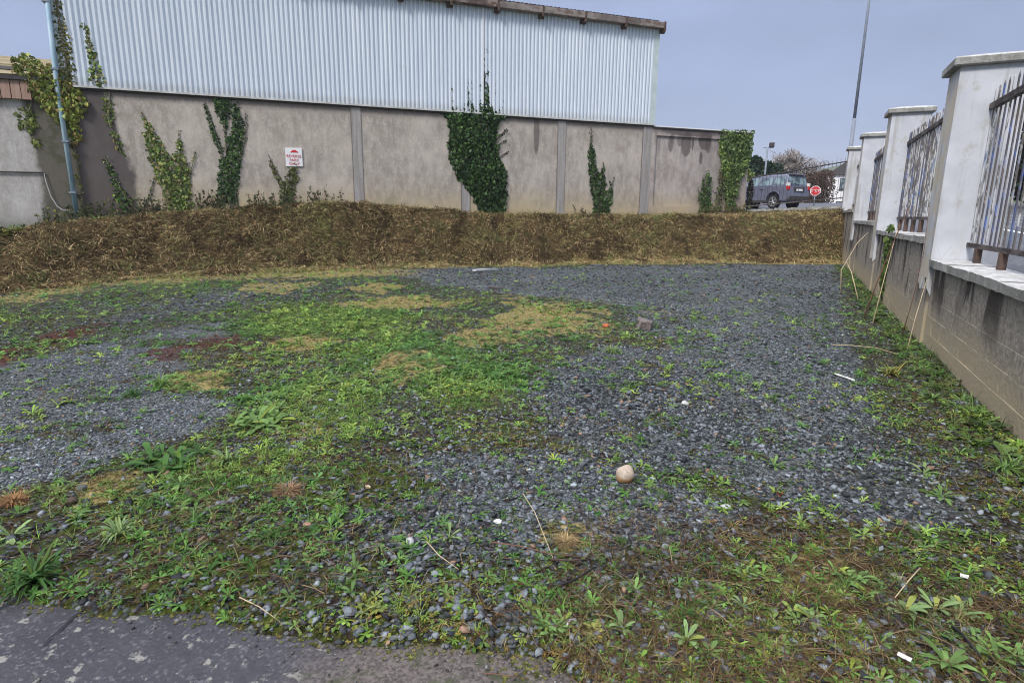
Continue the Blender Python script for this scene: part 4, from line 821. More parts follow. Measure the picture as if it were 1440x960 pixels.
def ivy(name, lab, polys, stems_, dens=260, size=.085, depth=.1, pal=None, thin=.0, cat='ivy', y0=0., smat='bark'):
    pal = pal or [(.035, .075, .022), (.05, .10, .03), (.07, .13, .035), (.10, .16, .045)]
    base = stems_[0][0]; e = empty(name, (B0[0]+base[0]*BD[0], B0[1]+base[0]*BD[1], base[1]), BANG, lab, cat)
    if polys:
        V, T, C = ivy_leaves(polys, dens, size, depth, pal, thin); V = V-np.array([base[0], -y0, base[1]]); bulk('foliage', V, T, C, 'ivy', e, 'stuff')
    sp = []
    for st in stems_:
        for i in range(len(st)-1):
            a, b = st[i], st[i+1]; L = math.dist(a, b)
            for k in range(int(L*(26 if polys else 10))): f = random.random(); sp.append((a[0]+(b[0]-a[0])*f-base[0]+random.gauss(0, .035), y0-random.uniform(.02, .07), a[1]+(b[1]-a[1])*f-base[1]))
    sp = np.array(sp); n_ = len(sp); bs = np.zeros((n_, 3, 3)); bs[:, 0, 0] = 1; bs[:, 2, 1] = 1; bs[:, 1, 2] = -1
    bulk('shoot_leaves', *scat(LEAF, LEAFT, sp, rotz(rng.normal(0, .6, n_)) @ roty(rng.normal(math.pi, .9, n_)) @ bs @ rotx(rng.normal(-.4, .4, n_)), size*rng.uniform(.4, .95, n_), np.array(pal)[rng.integers(0, len(pal), n_)]*rng.uniform(.6, 1.3, (n_, 1)), .03), 'ivy', e, 'stuff')
    mb = MB()
    for st in stems_:
        pts = []
        for i in range(len(st)-1):
            a, b = st[i], st[i+1]; m_ = 4
            for k in range(m_): f = k/m_; pts.append((a[0]+(b[0]-a[0])*f-base[0]+random.uniform(-.015, .015), y0-.025, a[1]+(b[1]-a[1])*f-base[1]))
        pts.append((st[-1][0]-base[0], y0-.025, st[-1][1]-base[1])); L = len(pts); mb.tube(pts, [.018*(1-.75*i/L)+.003 for i in range(L)], 5)
    mb.build('stem', smat, e); return e
BIG = [(-4.30,4.86), (-4.12,5.0), (-4.05,5.35), (-3.93,5.0), (-3.78,5.05), (-3.68,5.45), (-3.58,5.05), (-3.52,5.5), (-3.42,5.95), (-3.36,5.3), (-3.22,5.05), (-3.1,5.4), (-3.03,5.9), (-2.98,6.35), (-2.83,6.3), (-2.72,5.7), (-2.64,5.25), (-2.5,5.05), (-2.13,4.96), (-2.40,4.65), (-2.5,4.3), (-2.45,3.7), (-2.32,3.35), (-2.16, 3.1), (-2.08,2.7), (-2.14,1.95), (-2.2,1.6), (-2.4,1.42), (-2.95,1.42), (-3.15,1.75), (-3.35,2.1), (-3.7,2.5), (-3.98,2.9), (-4.17,3.4), (-4.22,3.93), (-4.12,4.40), (-4.34,4.76)]
DK = [(.022, .055, .016), (.04, .09, .025), (.065, .125, .035), (.014, .034, .012)]; YG = [(.13, .21, .05), (.18, .26, .06), (.26, .31, .09), (.09, .15, .035), (.28, .24, .10)]
ivy('climbing_ivy', 'largest dark green ivy, climbing from the concrete wall up onto the white cladding', [BIG, [(-2.98, 6.1), (-2.92, 6.95), (-2.86, 6.99), (-2.84, 6.2)], [(-4.45, 4.86), (-4.3, 4.95), (-2.1, 5.02), (-1.9, 4.92), (-2.3, 4.8), (-4.2, 4.74)]],
    [[(-2.9, 1.3), (-2.85, 2.5), (-3.1, 3.8), (-2.95, 5.0), (-2.88, 6.2), (-2.86, 7.0)], [(-2.7, 1.3), (-2.6, 2.2), (-2.9, 3.3)], [(-2.9, 2.4), (-3.6, 3.6), (-4.0, 4.9), (-4.15, 5.5)], [(-3.0, 4.4), (-3.5, 5.2), (-3.52, 5.9)], [(-2.6, 4.0), (-2.25, 4.35), (-2.1, 4.5)], [(-2.5, 4.9), (-2.3, 5.4)], [(-3.9, 4.9), (-4.1, 5.7)], [(-3.4, 5.2), (-3.46, 6.2)], [(-2.6, 5.2), (-2.5, 6.0)], [(-2.5, 3.9), (-2.15, 4.1)], [(-2.4, 3.5), (-2.05, 3.75)]], 640, .09, .28, DK)
ivy('climbing_ivy', 'bright yellow-green ivy with two tall points, leftmost leafy clump on the concrete wall', [[(-13.30,4.25), (-13.02,3.80), (-12.88,3.42), (-12.71,3.20), (-12.54,3.3), (-12.45,3.85), (-12.38,3.25), (-12.28,3.05), (-12.26,2.53), (-12.3,1.47), (-12.90,1.40), (-13.05,2.09), (-13.22,2.91), (-13.34,3.72)]],
    [[(-12.6, 1.3), (-12.75, 2.4), (-13.15, 3.6), (-13.35, 4.35)], [(-12.6, 1.5), (-12.5, 2.8), (-12.43, 3.9)], [(-12.5, 1.5), (-12.25, 2.6), (-12.05, 3.3)]], 560, .078, .16, YG, .05)
ivy('climbing_ivy', 'dark green forked ivy whose middle tip reaches the cladding, left of the parking sign', [[(-11.66,4.66), (-11.54,4.31), (-11.36,3.60), (-11.2,3.30), (-11.32,3.25), (-11.52,3.6), (-11.66,4.2)], [(-11.38,4.86), (-10.91,4.90), (-11.0,4.34), (-11.14,3.9), (-11.2,4.13), (-11.33,4.4)], [(-10.84,4.76), (-10.72,4.67), (-10.64,4.05), (-10.76,3.21), (-10.92,2.35), (-11.05,1.8), (-11.35,1.8), (-11.42,2.30), (-11.37,3.08), (-11.17,3.40), (-10.99,4.04)], [(-11.6, 1.5), (-11.5, 2.6), (-11.42, 2.7), (-11.38, 1.5)]],
    [[(-11.2, 1.3), (-11.2, 2.6), (-11.18, 3.9), (-11.15, 4.85)], [(-11.2, 2.6), (-11.45, 3.9), (-11.68, 4.75)], [(-11.15, 1.4), (-10.9, 3.0), (-10.75, 4.8)], [(-11.0, 1.4), (-11.05, 2.5), (-10.6, 3.8), (-10.55, 4.5)]], 640, .07, .14, DK+[(.07, .14, .04)], .03)
ivy('climbing_ivy', 'slim dark pointed ivy on the wall panel right of the long damp streak', [[(1.09,4.0), (1.19,4.38), (1.3,4.0), (1.42,3.49), (1.60,3.0), (1.73,3.35), (1.82,2.67), (1.95,2.2), (2.05,2.81), (2.16,2.3), (2.09,1.48), (1.45,1.48), (1.27,2.40), (1.12,3.17)]],
    [[(1.7, 1.35), (1.4, 2.6), (1.2, 3.7), (1.16, 4.75)], [(1.75, 1.4), (1.75, 2.7), (1.72, 3.5)], [(1.85, 1.4), (2.05, 2.4), (2.22, 3.0)]], 560, .075, .13, DK+[(.07, .13, .035)])
ivy('climbing_ivy', 'small Y-shaped ivy growing up to the bottom edge of the parking sign', [[(-9.95,3.1), (-9.80,2.85), (-9.61,2.50), (-9.44,2.70), (-9.30,2.98), (-9.2,3.0), (-9.14,2.62), (-9.30,2.17), (-9.40,1.68), (-9.70,1.68), (-9.72,2.34), (-9.90,2.71)]],
    [[(-9.55, 1.5), (-9.55, 2.2), (-9.85, 2.9), (-10.0, 3.3)], [(-9.5, 1.5), (-9.4, 2.4), (-9.22, 3.08)]], 560, .068, .13, [(.13, .16, .05), (.09, .13, .04), (.19, .20, .07), (.09, .07, .04)], .08)
ivy('climbing_ivy', 'broad curtain of bright green ivy covering the end of the lower rendered wall', [[(6.88,4.92), (8.5,4.98), (8.45,4.10), (8.35,3.5), (8.1,3.11), (7.9,2.25), (7.80,1.73), (7.45,1.73), (7.23,3.08), (7.0, 3.7), (6.9,4.04)]],
    [[(7.6, 1.5), (7.5, 3.0), (7.3, 4.6)], [(7.7, 1.5), (8.0, 3.2), (8.2, 4.8)]], 520, .095, .12, [(.09, .15, .04), (.12, .19, .05), (.16, .22, .07), (.06, .11, .03)], .25, y0=-.03)
ivy('climbing_ivy', 'upright leafy ivy spike on the plinth of the lower rendered wall', [[(6.2,3.15), (6.48,3.28), (6.62,2.73), (6.66,1.66), (6.1,1.66), (6.2, 2.1), (6.0, 2.4), (6.2,2.50)]], [[(6.4, 1.45), (6.4, 2.4), (6.35, 3.35)], [(6.3, 1.5), (6.1, 2.1), (5.98, 2.7)]], 480, .08, .12, None, .1, y0=-.03)
ivy('climbing_ivy', 'thin brown-stemmed ivy just left of the broad ivy curtain', [[(6.98,3.49), (7.18,3.3), (7.15,2.52), (7.15,1.67), (6.7,1.66), (6.80,2.2), (6.95, 2.8)]], [[(6.9, 1.45), (7.0, 2.4), (7.1, 3.6)], [(7.1, 1.5), (7.2, 2.3), (7.0, 3.0)]], 300, .08, .1, [(.06, .10, .03), (.09, .13, .04), (.14, .11, .06)], .3, y0=-.03)
ivy('climbing_ivy', 'thick yellow-green creeper bushing over the downpipe at the warehouse corner', [[(-16.25,5.60), (-15.9, 5.75), (-15.6,5.5), (-15.39,5.50), (-15.0,5.24), (-14.85,4.87), (-14.6,4.45), (-14.8,4.1), (-14.95,4.20), (-14.95,3.6), (-15.1,3.45), (-15.25,3.8), (-15.55,4.08), (-15.77,4.35), (-16.0,4.75), (-16.3,5.24)]],
    [[(-15.1, 1.2), (-15.12, 3.0), (-15.2, 4.6), (-15.6, 5.3)]], 480, .10, .34, [(.17, .23, .045), (.24, .28, .06), (.12, .17, .035), (.30, .31, .08), (.22, .16, .06)], .2, 'creeper', y0=-.02)
ivy('climbing_ivy', 'narrow creeper strip running up the cladding corner beside the downpipe', [[(-15.18,8.2), (-14.98,7.8), (-14.96,6.77), (-14.88,6.06), (-14.86,5.0), (-15.22,5.0), (-15.2,6.03), (-15.19,6.75)]], [[(-15.05, 5.0), (-15.05, 6.5), (-15.1, 8.2)]], 420, .08, .06, [(.08, .10, .03), (.13, .13, .04), (.17, .16, .05)], .15, 'creeper', y0=-.07)
ivy('climbing_ivy', 'small leafy creeper sprig hanging alone on the low shed wall', [[(-16.35,4.35), (-16.05,4.23), (-15.95,3.86), (-16.10,3.57), (-16.42,3.84)], [(-16.1, 3.5), (-15.95, 3.55), (-15.95, 3.3), (-16.15, 3.3)]], [[(-16.0, 4.5), (-16.15, 4.1), (-16.1, 3.5)]], 260, .1, .12, [(.13, .18, .04), (.18, .21, .06), (.1, .13, .04)], .1, 'creeper', y0=.03)
ivy('climbing_ivy', 'single thin ivy shoot on the white cladding near its left corner', [[(-14.5,6.5), (-14.44,6.48), (-14.36,5.94), (-14.27,5.49), (-14.14,5.17), (-14.36,4.98), (-14.56,5.2), (-14.46,5.5)]], [[(-14.3, 4.95), (-14.38, 5.6), (-14.48, 6.6)]], 330, .075, .07, YG, .1, y0=-.08)
ivy('climbing_ivy', 'sparse drooping creeper on the edge of the dark damp patch of the wall', [[(-14.24,4.74), (-14.06,4.65), (-14.10,4.16), (-14.2, 3.95), (-14.32,4.05), (-14.33,4.39)], [(-14.2, 3.8), (-14.05, 3.8), (-13.9,3.1), (-14.1, 3.2)]], [[(-14.1, 4.85), (-14.2, 4.0), (-14.0, 3.2)]], 300, .08, .07, YG, .2, 'creeper')
ivy('climbing_ivy', 'trailing ivy stem curving down to the bank at the damp patch', [[(-14.5,3.03), (-14.3,2.95), (-14.19,2.37), (-13.96,1.97), (-13.61,1.77), (-13.3,1.5), (-14.21,1.45), (-14.3,1.96), (-14.43,2.67)]], [[(-13.6, 1.3), (-14.0, 1.9), (-14.25, 2.5), (-14.45, 3.1)], [(-13.7, 1.4), (-13.4, 2.0), (-13.2, 2.5)]], 300, .08, .1, DK+YG[:2], .35)
# dead stalk thickets along the wall foot
def thicket(s0, s1, n, h, lab, pal=None, name='weed_thicket'):
    sm = (s0+s1)/2; zb = float(hb(sm)); e = empty(name, (B0[0]+sm*BD[0], B0[1]+sm*BD[1], zb-.05), BANG, lab, 'weeds'); mb = MB(); V = []
    for k in range(n):
        a = random.uniform(s0, s1)-sm; hh = h*random.uniform(.35, 1.0); cx, dx = random.uniform(-.15, .15), random.uniform(-.25, .25); y_ = -random.uniform(.05, .3)
        z0 = float(hb(sm+a))-zb; pts = [(a, y_, z0-.05), (a+cx*.5, y_-.02, z0+hh*.5), (a+cx, y_-.05, z0+hh*.9), (a+cx+dx*.4, y_-.1, z0+hh*.93+random.uniform(-.1, .08))]; mb.tube(pts, [.009, .007, .005, .002], 4, False)
        for j in range(12):
            f = random.random(); V.append((a+cx*f+random.uniform(-.05, .05), y_-random.uniform(0, .06), z0+hh*f))
    mb.build('stalks', 'darktwig', e); V = np.array(V); n_ = len(V); pal = np.array(pal or [(.07, .09, .035), (.11, .12, .05), (.15, .11, .06), (.05, .07, .03)]); base = np.zeros((n_, 3, 3)); base[:, 0, 0] = 1; base[:, 2, 1] = 1; base[:, 1, 2] = -1
    bulk('leaves', *scat(LEAF, LEAFT, V, rotz(rng.normal(0, 1, n_)) @ roty(rng.uniform(0, 6.28, n_)) @ base, rng.uniform(.04, .09, n_), pal[rng.integers(0, len(pal), n_)]*rng.uniform(.6, 1.3, (n_, 1))), 'ivy', e, 'stuff')
thicket(-12.2, -11.3, 26, .85, 'weedy stalks at the wall foot between the yellow-green ivy and the forked dark ivy')
thicket(-10.7, -9.2, 34, .65, 'withered stalks at the wall foot around the Y-shaped ivy'); thicket(-9.05, -7.9, 16, .75, 'dark arching withered stalks right of the parking sign')
thicket(-14.0, -13.0, 40, .7, 'grey-green stalks at the wall foot left of the yellow-green ivy'); thicket(-16.2, -14.2, 60, .75, 'leafy dark weeds round the foot of the downpipe', [(.03, .055, .02), (.06, .09, .03), (.2, .2, .05), (.09, .12, .04)])
thicket(6.0, 8.6, 60, .5, 'brown weeds at the foot of the ivy curtain', [(.12, .12, .05), (.16, .12, .06), (.07, .1, .03)]); thicket(.6, 1.0, 5, .5, 'few thin dead stalks left of the slim pointed ivy')

# ------------------------------------------------------------------ single weeds in the lot
def single_weed(kind, x, y, size, pal, lab, seed, cat='weed', name='weed'):
    rg = np.random.default_rng(seed); gz = float(ground_z(np.array([x]), np.array([y]))[0]); e = empty(name, (x, y, gz), 0, lab, cat, 'larger weeds standing in the lot')
    if kind == 'rosette': V, T, C = rosette(14, .2, .75, .5, seed=seed, segs=((0, .2), (.3, .45), (.6, .9), (.82, 1.), (1, 0)))
    elif kind == 'dock': V, T, C = rosette(13, .26, 1.1, .9, seed=seed, segs=((0, .25), (.3, .7), (.6, 1.), (.85, .7), (1, 0)))
    elif kind == 'clump':
        V, T, C = join([(lambda r_: (r_[0]*rg.uniform(.4, .75)+np.array([rg.normal(0, .38), rg.normal(0, .38), 0]), r_[1], r_[2]))(rosette(8, .24, .8, .55, seed=seed*10+i)) for i in range(9)])
    elif kind == 'grassy':
        V, T, C = join([(lambda r_: (r_[0]*np.array([.8, .8, .8])+np.array([rg.normal(0, .12), rg.normal(0, .12), 0]), r_[1], r_[2]))(rosette(16, .085, 1.25, .95, seed=seed*10+i, segs=((0, .6), (.35, 1), (.7, .8), (1, 0)))) for i in range(5)])
    elif kind == 'straw': V, T, C = grasstuft(420, seed, .8); V = V*np.array([.95, .95, .7])
    pal = np.array(pal); col = C*pal[rg.integers(0, len(pal), 1)]*1.0
    V = V*size; dz = rg.uniform(.85, 1.15); o = bulk('leaves' if kind != 'straw' else 'blades', V, T, col, 'leaf' if kind != 'straw' else 'straw', e, 'stuff')
    mb = MB(); mb.tube([(0, 0, -.015), (0, 0, size*.14)], [size*.05, size*.02], 6); mb.build('crown', 'bark', e)
crack([(-1.709, 2.108), (-1.692, 2.069), (-1.704, 2.030), (-1.700, 1.965), (-1.704, 1.914), (-1.699, 1.866)], .0055)
BR = [(.16, .27, .08)]; LG = [(.21, .31, .12)]; DG = [(.06, .14, .035)]; YW = [(.27, .27, .08)]
seedn = 100
def W_add(kind, x, y, size, pal, lab):
    global seedn
    seedn += 1; single_weed(kind, x, y, size, pal, lab, seedn)
W_add('grassy', -2.010, 2.196, 0.182, DG, 'tall dark green grassy clump at the left end of the asphalt edge')
W_add('clump', -2.165, 3.446, 0.237, DG, 'dark green broad-leaved clump at the lower tip of the left gravel')
W_add('clump', -1.863, 4.267, 0.295, BR, 'widest bright green leafy clump, above the dark broad-leaved clump')
W_add('grassy', -1.763, 3.425, 0.131, LG, 'pale green upright weed between the two broad leafy clumps')
W_add('grassy', -1.863, 2.532, 0.120, LG, 'pale green grassy tuft halfway between the left gravel and the asphalt')
W_add('rosette', -1.863, 3.084, 0.094, BR, 'small round weed just below the dark broad-leaved clump')
W_add('rosette', -2.351, 2.522, 0.097, LG, 'pale weed at the left photo edge above the asphalt')
W_add('grassy', -3.177, 4.716, 0.115, DG, 'small dark tuft on the left gravel, left of a twin tuft')
W_add('grassy', -3.089, 5.005, 0.146, BR, 'green tuft at the edge of the dark red weeds on the left gravel')
W_add('dock', -0.665, 2.273, 0.065, BR, 'five-leaved weed by the muddy end of the asphalt')
W_add('clump', -0.543, 2.044, 0.069, [(.22, .27, .08)], 'lime yellow leafy weed on the muddy edge')
W_add('rosette', -0.290, 2.562, 0.072, LG, 'pale rosette among loose slates left of centre foreground')
W_add('rosette', -0.096, 2.258, 0.056, BR, 'small rosette on dark soil in the centre foreground')
W_add('clump', 0.169, 1.974, 0.089, BR, 'leafy green weed with yellow lower leaves, bottom centre')
W_add('clump', 0.313, 1.948, 0.080, YW, 'yellowish green clump right of the pale oval stone')
W_add('dock', 0.425, 1.946, 0.061, LG, 'star-shaped weed right of the yellowish clump')
W_add('dock', 0.521, 2.181, 0.059, BR, 'star-shaped weed above the yellowish clump')
W_add('dock', 0.652, 1.886, 0.075, LG, 'broad star-shaped weed at the bottom edge right of centre')
W_add('clump', 1.032, 2.318, 0.099, BR, 'dense grassy green clump in the right foreground')
W_add('rosette', 0.942, 2.098, 0.057, LG, 'small pale rosette just below the dense grassy clump')
W_add('dock', 1.175, 2.017, 0.080, LG, 'spreading pale weed below the grey slate flake')
W_add('clump', 1.486, 2.275, 0.111, BR, 'wide green weed beside the grey slate flake')
W_add('rosette', 1.363, 1.889, 0.061, BR, 'small dark rosette near the white chip, bottom right')
W_add('dock', 1.577, 2.073, 0.087, LG, 'tall-leaved weed below the pale broken straw')
W_add('clump', 1.828, 2.094, 0.120, LG, 'large pale weed near the black strip, bottom right')
W_add('dock', 1.529, 1.777, 0.090, BR, 'broad weed at the bottom edge beside the white chip')
W_add('clump', 1.770, 1.814, 0.105, BR, 'leafy weed in the bottom right corner')
W_add('rosette', 2.520, 3.355, 0.092, LG, 'upper bright rosette on the black slate near the wall')
W_add('rosette', 2.404, 3.043, 0.096, BR, 'lower bright rosette on the black slate near the wall')
W_add('rosette', 3.620, 4.868, 0.122, BR, 'weed at the foot of the nearest pillar')
W_add('clump', 3.678, 4.521, 0.138, BR, 'weed pressed against the block wall right of the nearest pillar')
W_add('grassy', 3.746, 5.638, 0.151, YW, 'yellow-green grassy tuft near the second pillar panel')
W_add('rosette', 1.642, 3.436, 0.085, BR, 'lone weed in the open slate gravel left of the wall')
W_add('rosette', 2.171, 5.380, 0.069, LG, 'tiny lone weed in the far gravel')
W_add('grassy', 3.041, 3.408, 0.166, BR, 'grassy green tuft where the wall meets the right photo edge')
W_add('grassy', 1.125, 6.481, 0.155, LG, 'bright green tuft in front of the orange scrap')
W_add('straw', -1.232, 3.012, 0.095, [(.30, .19, .11)], 'rusty brown dead grass tussock left of centre')
W_add('straw', 0.264, 2.541, 0.075, [(.33, .24, .12)], 'tan straw tuft among slates in the centre foreground')
W_add('straw', -2.644, 2.884, 0.096, [(.30, .17, .08)], 'rusty dead tuft at the left photo edge')

# ------------------------------------------------------------------ litter and small things
def gz(x, y): return float(ground_z(np.array([x]), np.array([y]))[0])
def rock(name, x, y, r, sc, mat, lab, cat, seed, sub=3, amp=.12, sink=.25):
    bm = bmesh.new(); bmesh.ops.create_icosphere(bm, subdivisions=sub, radius=1); rg = np.random.default_rng(seed); ph = rg.uniform(0, 6, 9)
    for v in bm.verts:
        c = v.co.copy(); k = 1+amp*(math.sin(c.x*3+ph[0])*math.sin(c.y*3+ph[1])+.5*math.sin(c.z*5+ph[2]+c.x*4)); v.co = Vector((c.x*sc[0], c.y*sc[1], c.z*sc[2]))*k*r
    me = bpy.data.meshes.new(name); bm.to_mesh(me); bm.free(); me.materials.append(M[mat]); me.polygons.foreach_set('use_smooth', [True]*len(me.polygons))
    me.transform(Matrix.Translation((0, 0, r*sc[2]*(1-sink)))); o = link(name, me, None, None, (x, y, gz(x, y)), seed); return tag(o, lab, cat)
rock('stone', .673, 3.215, .052, (1, 1, 1.08), 'rock', 'round orange-brown stone with a pale top, alone on the gravel', 'stone', 1, amp=.10, sink=.16)
rock('stone', 0.235, 1.979, .024, (.6, 1.2, .5), 'plankgrey', 'smooth pale blue-grey oval pebble beside the yellowish clump', 'stone', 2)
rock('stone', -0.062, 2.710, .017, (1.2, .9, .6), 'whiteplastic', 'small white stone among dark slates, centre foreground', 'stone', 3, amp=.3)
rock('stone', -0.802, 3.073, .018, (.7, 1.2, .6), 'twig', 'small buff pebble on the mossy soil left of centre', 'stone', 4)
rock('stone', -0.468, 2.503, .026, (1.4, 1, .5), 'plankgrey', 'flat grey slate lump left of the centre foreground', 'stone', 5, sub=1, amp=.3)
rock('stone', 1.159, 2.919, .022, (1.3, .9, .5), 'plankgrey', 'pale grey pebble at the front edge of the gravel', 'stone', 6, sub=2, amp=.2)
rock('stone', 1.702, 2.314, .03, (1.3, 1.2, .25), 'kerb', 'grey slate flake beside the wide green weed', 'stone', 7, sub=1, amp=.2)
rock('stone', 1.425, 4.626, .03, (1.5, 1, .5), 'plankgrey', 'pale flat stone in the middle of the right gravel', 'stone', 8, sub=2, amp=.2)
rock('stone', -2.308, 2.860, .022, (1.2, 1, .9), 'darktwig', 'dark lump on the mossy gravel at the left', 'stone', 9, sub=2, amp=.2)
rock('litter_scrap', 3.284, 20.1, .10, (1.3, .6, .7), 'whiteplastic', 'white plastic scrap at the foot of the bank', 'litter', 10, sub=2, amp=.4)
rock('orange_scrap', 1.301, 8.048, .034, (1.2, 1, 1.2), 'orange', 'crumpled orange scrap beside the dark broken brick', 'litter', 12, sub=2, amp=.35)
W_add('straw', 0.491, 14.509, 0.100, [(.36, .27, .14)], 'small tan grass tuft on the far gravel right of the grey plank')
def slab(name, x, y, L, Wd, H, rz, mat, lab, cat, tilt=(0, 0), lift=0., bevel=.004):
    mb = MB(); rough_prism(mb, -L/2, L/2, -Wd/2, Wd/2, 0, H, 5, min(H, Wd)*.12); o = mb.build(name, mat, None); o.location = (x, y, gz(x, y)+lift); o.rotation_euler = (tilt[0], tilt[1], rz); return tag(o, lab, cat)
slab('broken_brick', 1.808, 8.0, .20, .16, .13, R(-20), 'darkblock', 'dark grey broken brick on the edge of the right gravel', 'brick', (.1, .15), .0)
slab('plank', -.73, 16.0, .86, .13, .05, R(47), 'plankgrey', 'short pale grey plank lying on the gravel below the bank', 'plank', (0, .02), .02)
slab('white_stick', 3.21, 5.5, .24, .014, .01, R(-75), 'whiteplastic', 'thin white stick on the gravel near the wall', 'litter', lift=.015)
slab('orange_stub', -1.279, 1.94, .034, .009, .008, R(-10), 'orange', 'tiny orange stub on the wet asphalt', 'litter', lift=-.008)
slab('white_chip', 1.393, 1.80, .042, .018, .005, R(-50), 'whiteplastic', 'white plastic chip in the weeds, bottom right', 'litter', lift=.02)
slab('white_chip', 1.965, 2.283, .030, .018, .008, R(-35), 'whiteplastic', 'cream chip on dark slate near the right edge', 'litter', lift=.02)
def twig(name, pts, r, mat, lab, cat='stick', n=5):
    P = []
    for x, y, h in pts: P.append(Vector((x, y, max(gz(x, y), -.005)+h)))
    o0 = P[0].copy(); mb = MB(); mb.tube([p-o0 for p in P], [r*(1-.5*i/(len(P)-1)) for i in range(len(P))], n); o = mb.build(name, mat, None, smooth=True); o.location = o0; return tag(o, lab, cat)
twig('dark_stick', [(-0.484, 12.209, .03), (-0.330, 11.991, .035), (-0.158, 12.119, .03)], .022, 'darktwig', 'short dark stick on the far gravel below the grey plank')
twig('pale_straw', [(1.793, 2.316, .045), (1.690, 2.234, .04), (1.578, 2.144, .02)], .0035, 'twig', 'pale broken straw in the weeds at the lower right', 'straw')
twig('twig', [(0.068, 2.959, .04), (0.127, 2.770, .035), (0.196, 2.384, .02)], .003, 'twig', 'long straight brown twig in the centre foreground', 'twig')
twig('twig', [(-0.387, 2.481, .03), (-0.313, 2.358, .035), (-0.220, 2.281, .02)], .003, 'twig', 'pale curved twig left of the centre foreground', 'twig')
twig('twig', [(-0.089, 2.486, .025), (0.043, 2.454, .03), (0.173, 2.416, .03), (0.363, 2.387, .025)], .0035, 'stemred', 'thin reddish twig lying level in the centre foreground', 'twig')
twig('cable', [(0.148, 2.185, .02), (0.219, 2.186, .025), (0.288, 2.225, .03), (0.337, 2.276, .03), (0.380, 2.323, .025)], .006, 'black', 'black curved piece of cable in the foreground soil', 'cable', 7)
twig('twig', [(0.187, 2.383, .02), (0.265, 2.368, .025), (0.357, 2.386, .02)], .006, 'darktwig', 'dark thick twig just above the black cable', 'twig')
twig('black_strip', [(1.666, 1.946, .03), (1.665, 1.893, .035), (1.658, 1.796, .02)], .007, 'black', 'black strip half buried in the weeds at bottom right', 'litter')
twig('twig', [(-0.086, 1.749, .008), (-0.025, 1.743, .008), (0.063, 1.728, .006)], .0022, 'stemred', 'thin twig on the muddy ground at the bottom edge', 'twig')
twig('pale_straw', [(-1.080, 2.092, .02), (-0.978, 2.033, .02), (-0.862, 1.970, .01)], .003, 'twig', 'straw overlapping the asphalt edge', 'straw')
twig('withered_stalk', [(3.873, 6.971, .02), (4.050, 6.903, .03), (4.243, 6.727, .04), (4.335, 6.454, .02)], .006, 'twig', 'pale dead stem lying flat by the second wall panel', 'dead plant')
def wall_stem(name, w0, o0, pts, r, mat, lab):
    # pts: (along wall, towards lot, height)
    mb = MB(); mb.tube([Vector((a, b, c)) for a, b, c in pts], [r*(1-.6*i/(len(pts)-1)) for i in range(len(pts))], 5); o = mb.build(name, mat, None, smooth=True)
    o.location = (P0[0]+w0*WD[0]-o0*WN[0], P0[1]+w0*WD[1]-o0*WN[1], 0); o.rotation_euler = (0, 0, WANG); return tag(o, lab, 'dead plant')
wall_stem('withered_plant', 3.3, .2, [(0, .05, 0), (.1, 0, .4), (.25, -.08, .85)], .008, 'twig', 'straight pale dead stem leaning on the wall beside the nearest pillar')
wall_stem('withered_plant', 5.6, .35, [(0, .15, 0), (.1, .02, .6), (.05, -.12, 1.25), (-.2, -.22, 1.75)], .012, 'stemred', 'tall reddish dead bramble stem in front of the second railing')
wall_stem('withered_plant', 5.3, .3, [(0, .1, 0), (.25, .0, .7), (.6, -.12, 1.4)], .009, 'twig', 'tall pale dead stem crossing the bramble stem by the wall')
wall_stem('withered_plant', 9.0, .4, [(0, .2, 0), (.0, .25, .5), (.3, .0, 1.05), (.7, -.2, 1.25)], .012, 'twig', 'arching tan dead stem in front of the second pillar')
wall_stem('withered_plant', 8.2, .35, [(0, .0, 0), (.3, .15, .5), (1.1, .2, .65), (1.9, .1, .55)], .010, 'twig', 'low bent tan stem looping along the second wall panel')
wall_stem('withered_plant', 4.35, .10, [(0, .06, 0), (.02, .0, .5), (-.05, -.03, 1.1), (.05, -.03, 1.7)], .006, 'stemred', 'thin dark creeper stem running up the nearest white pillar')
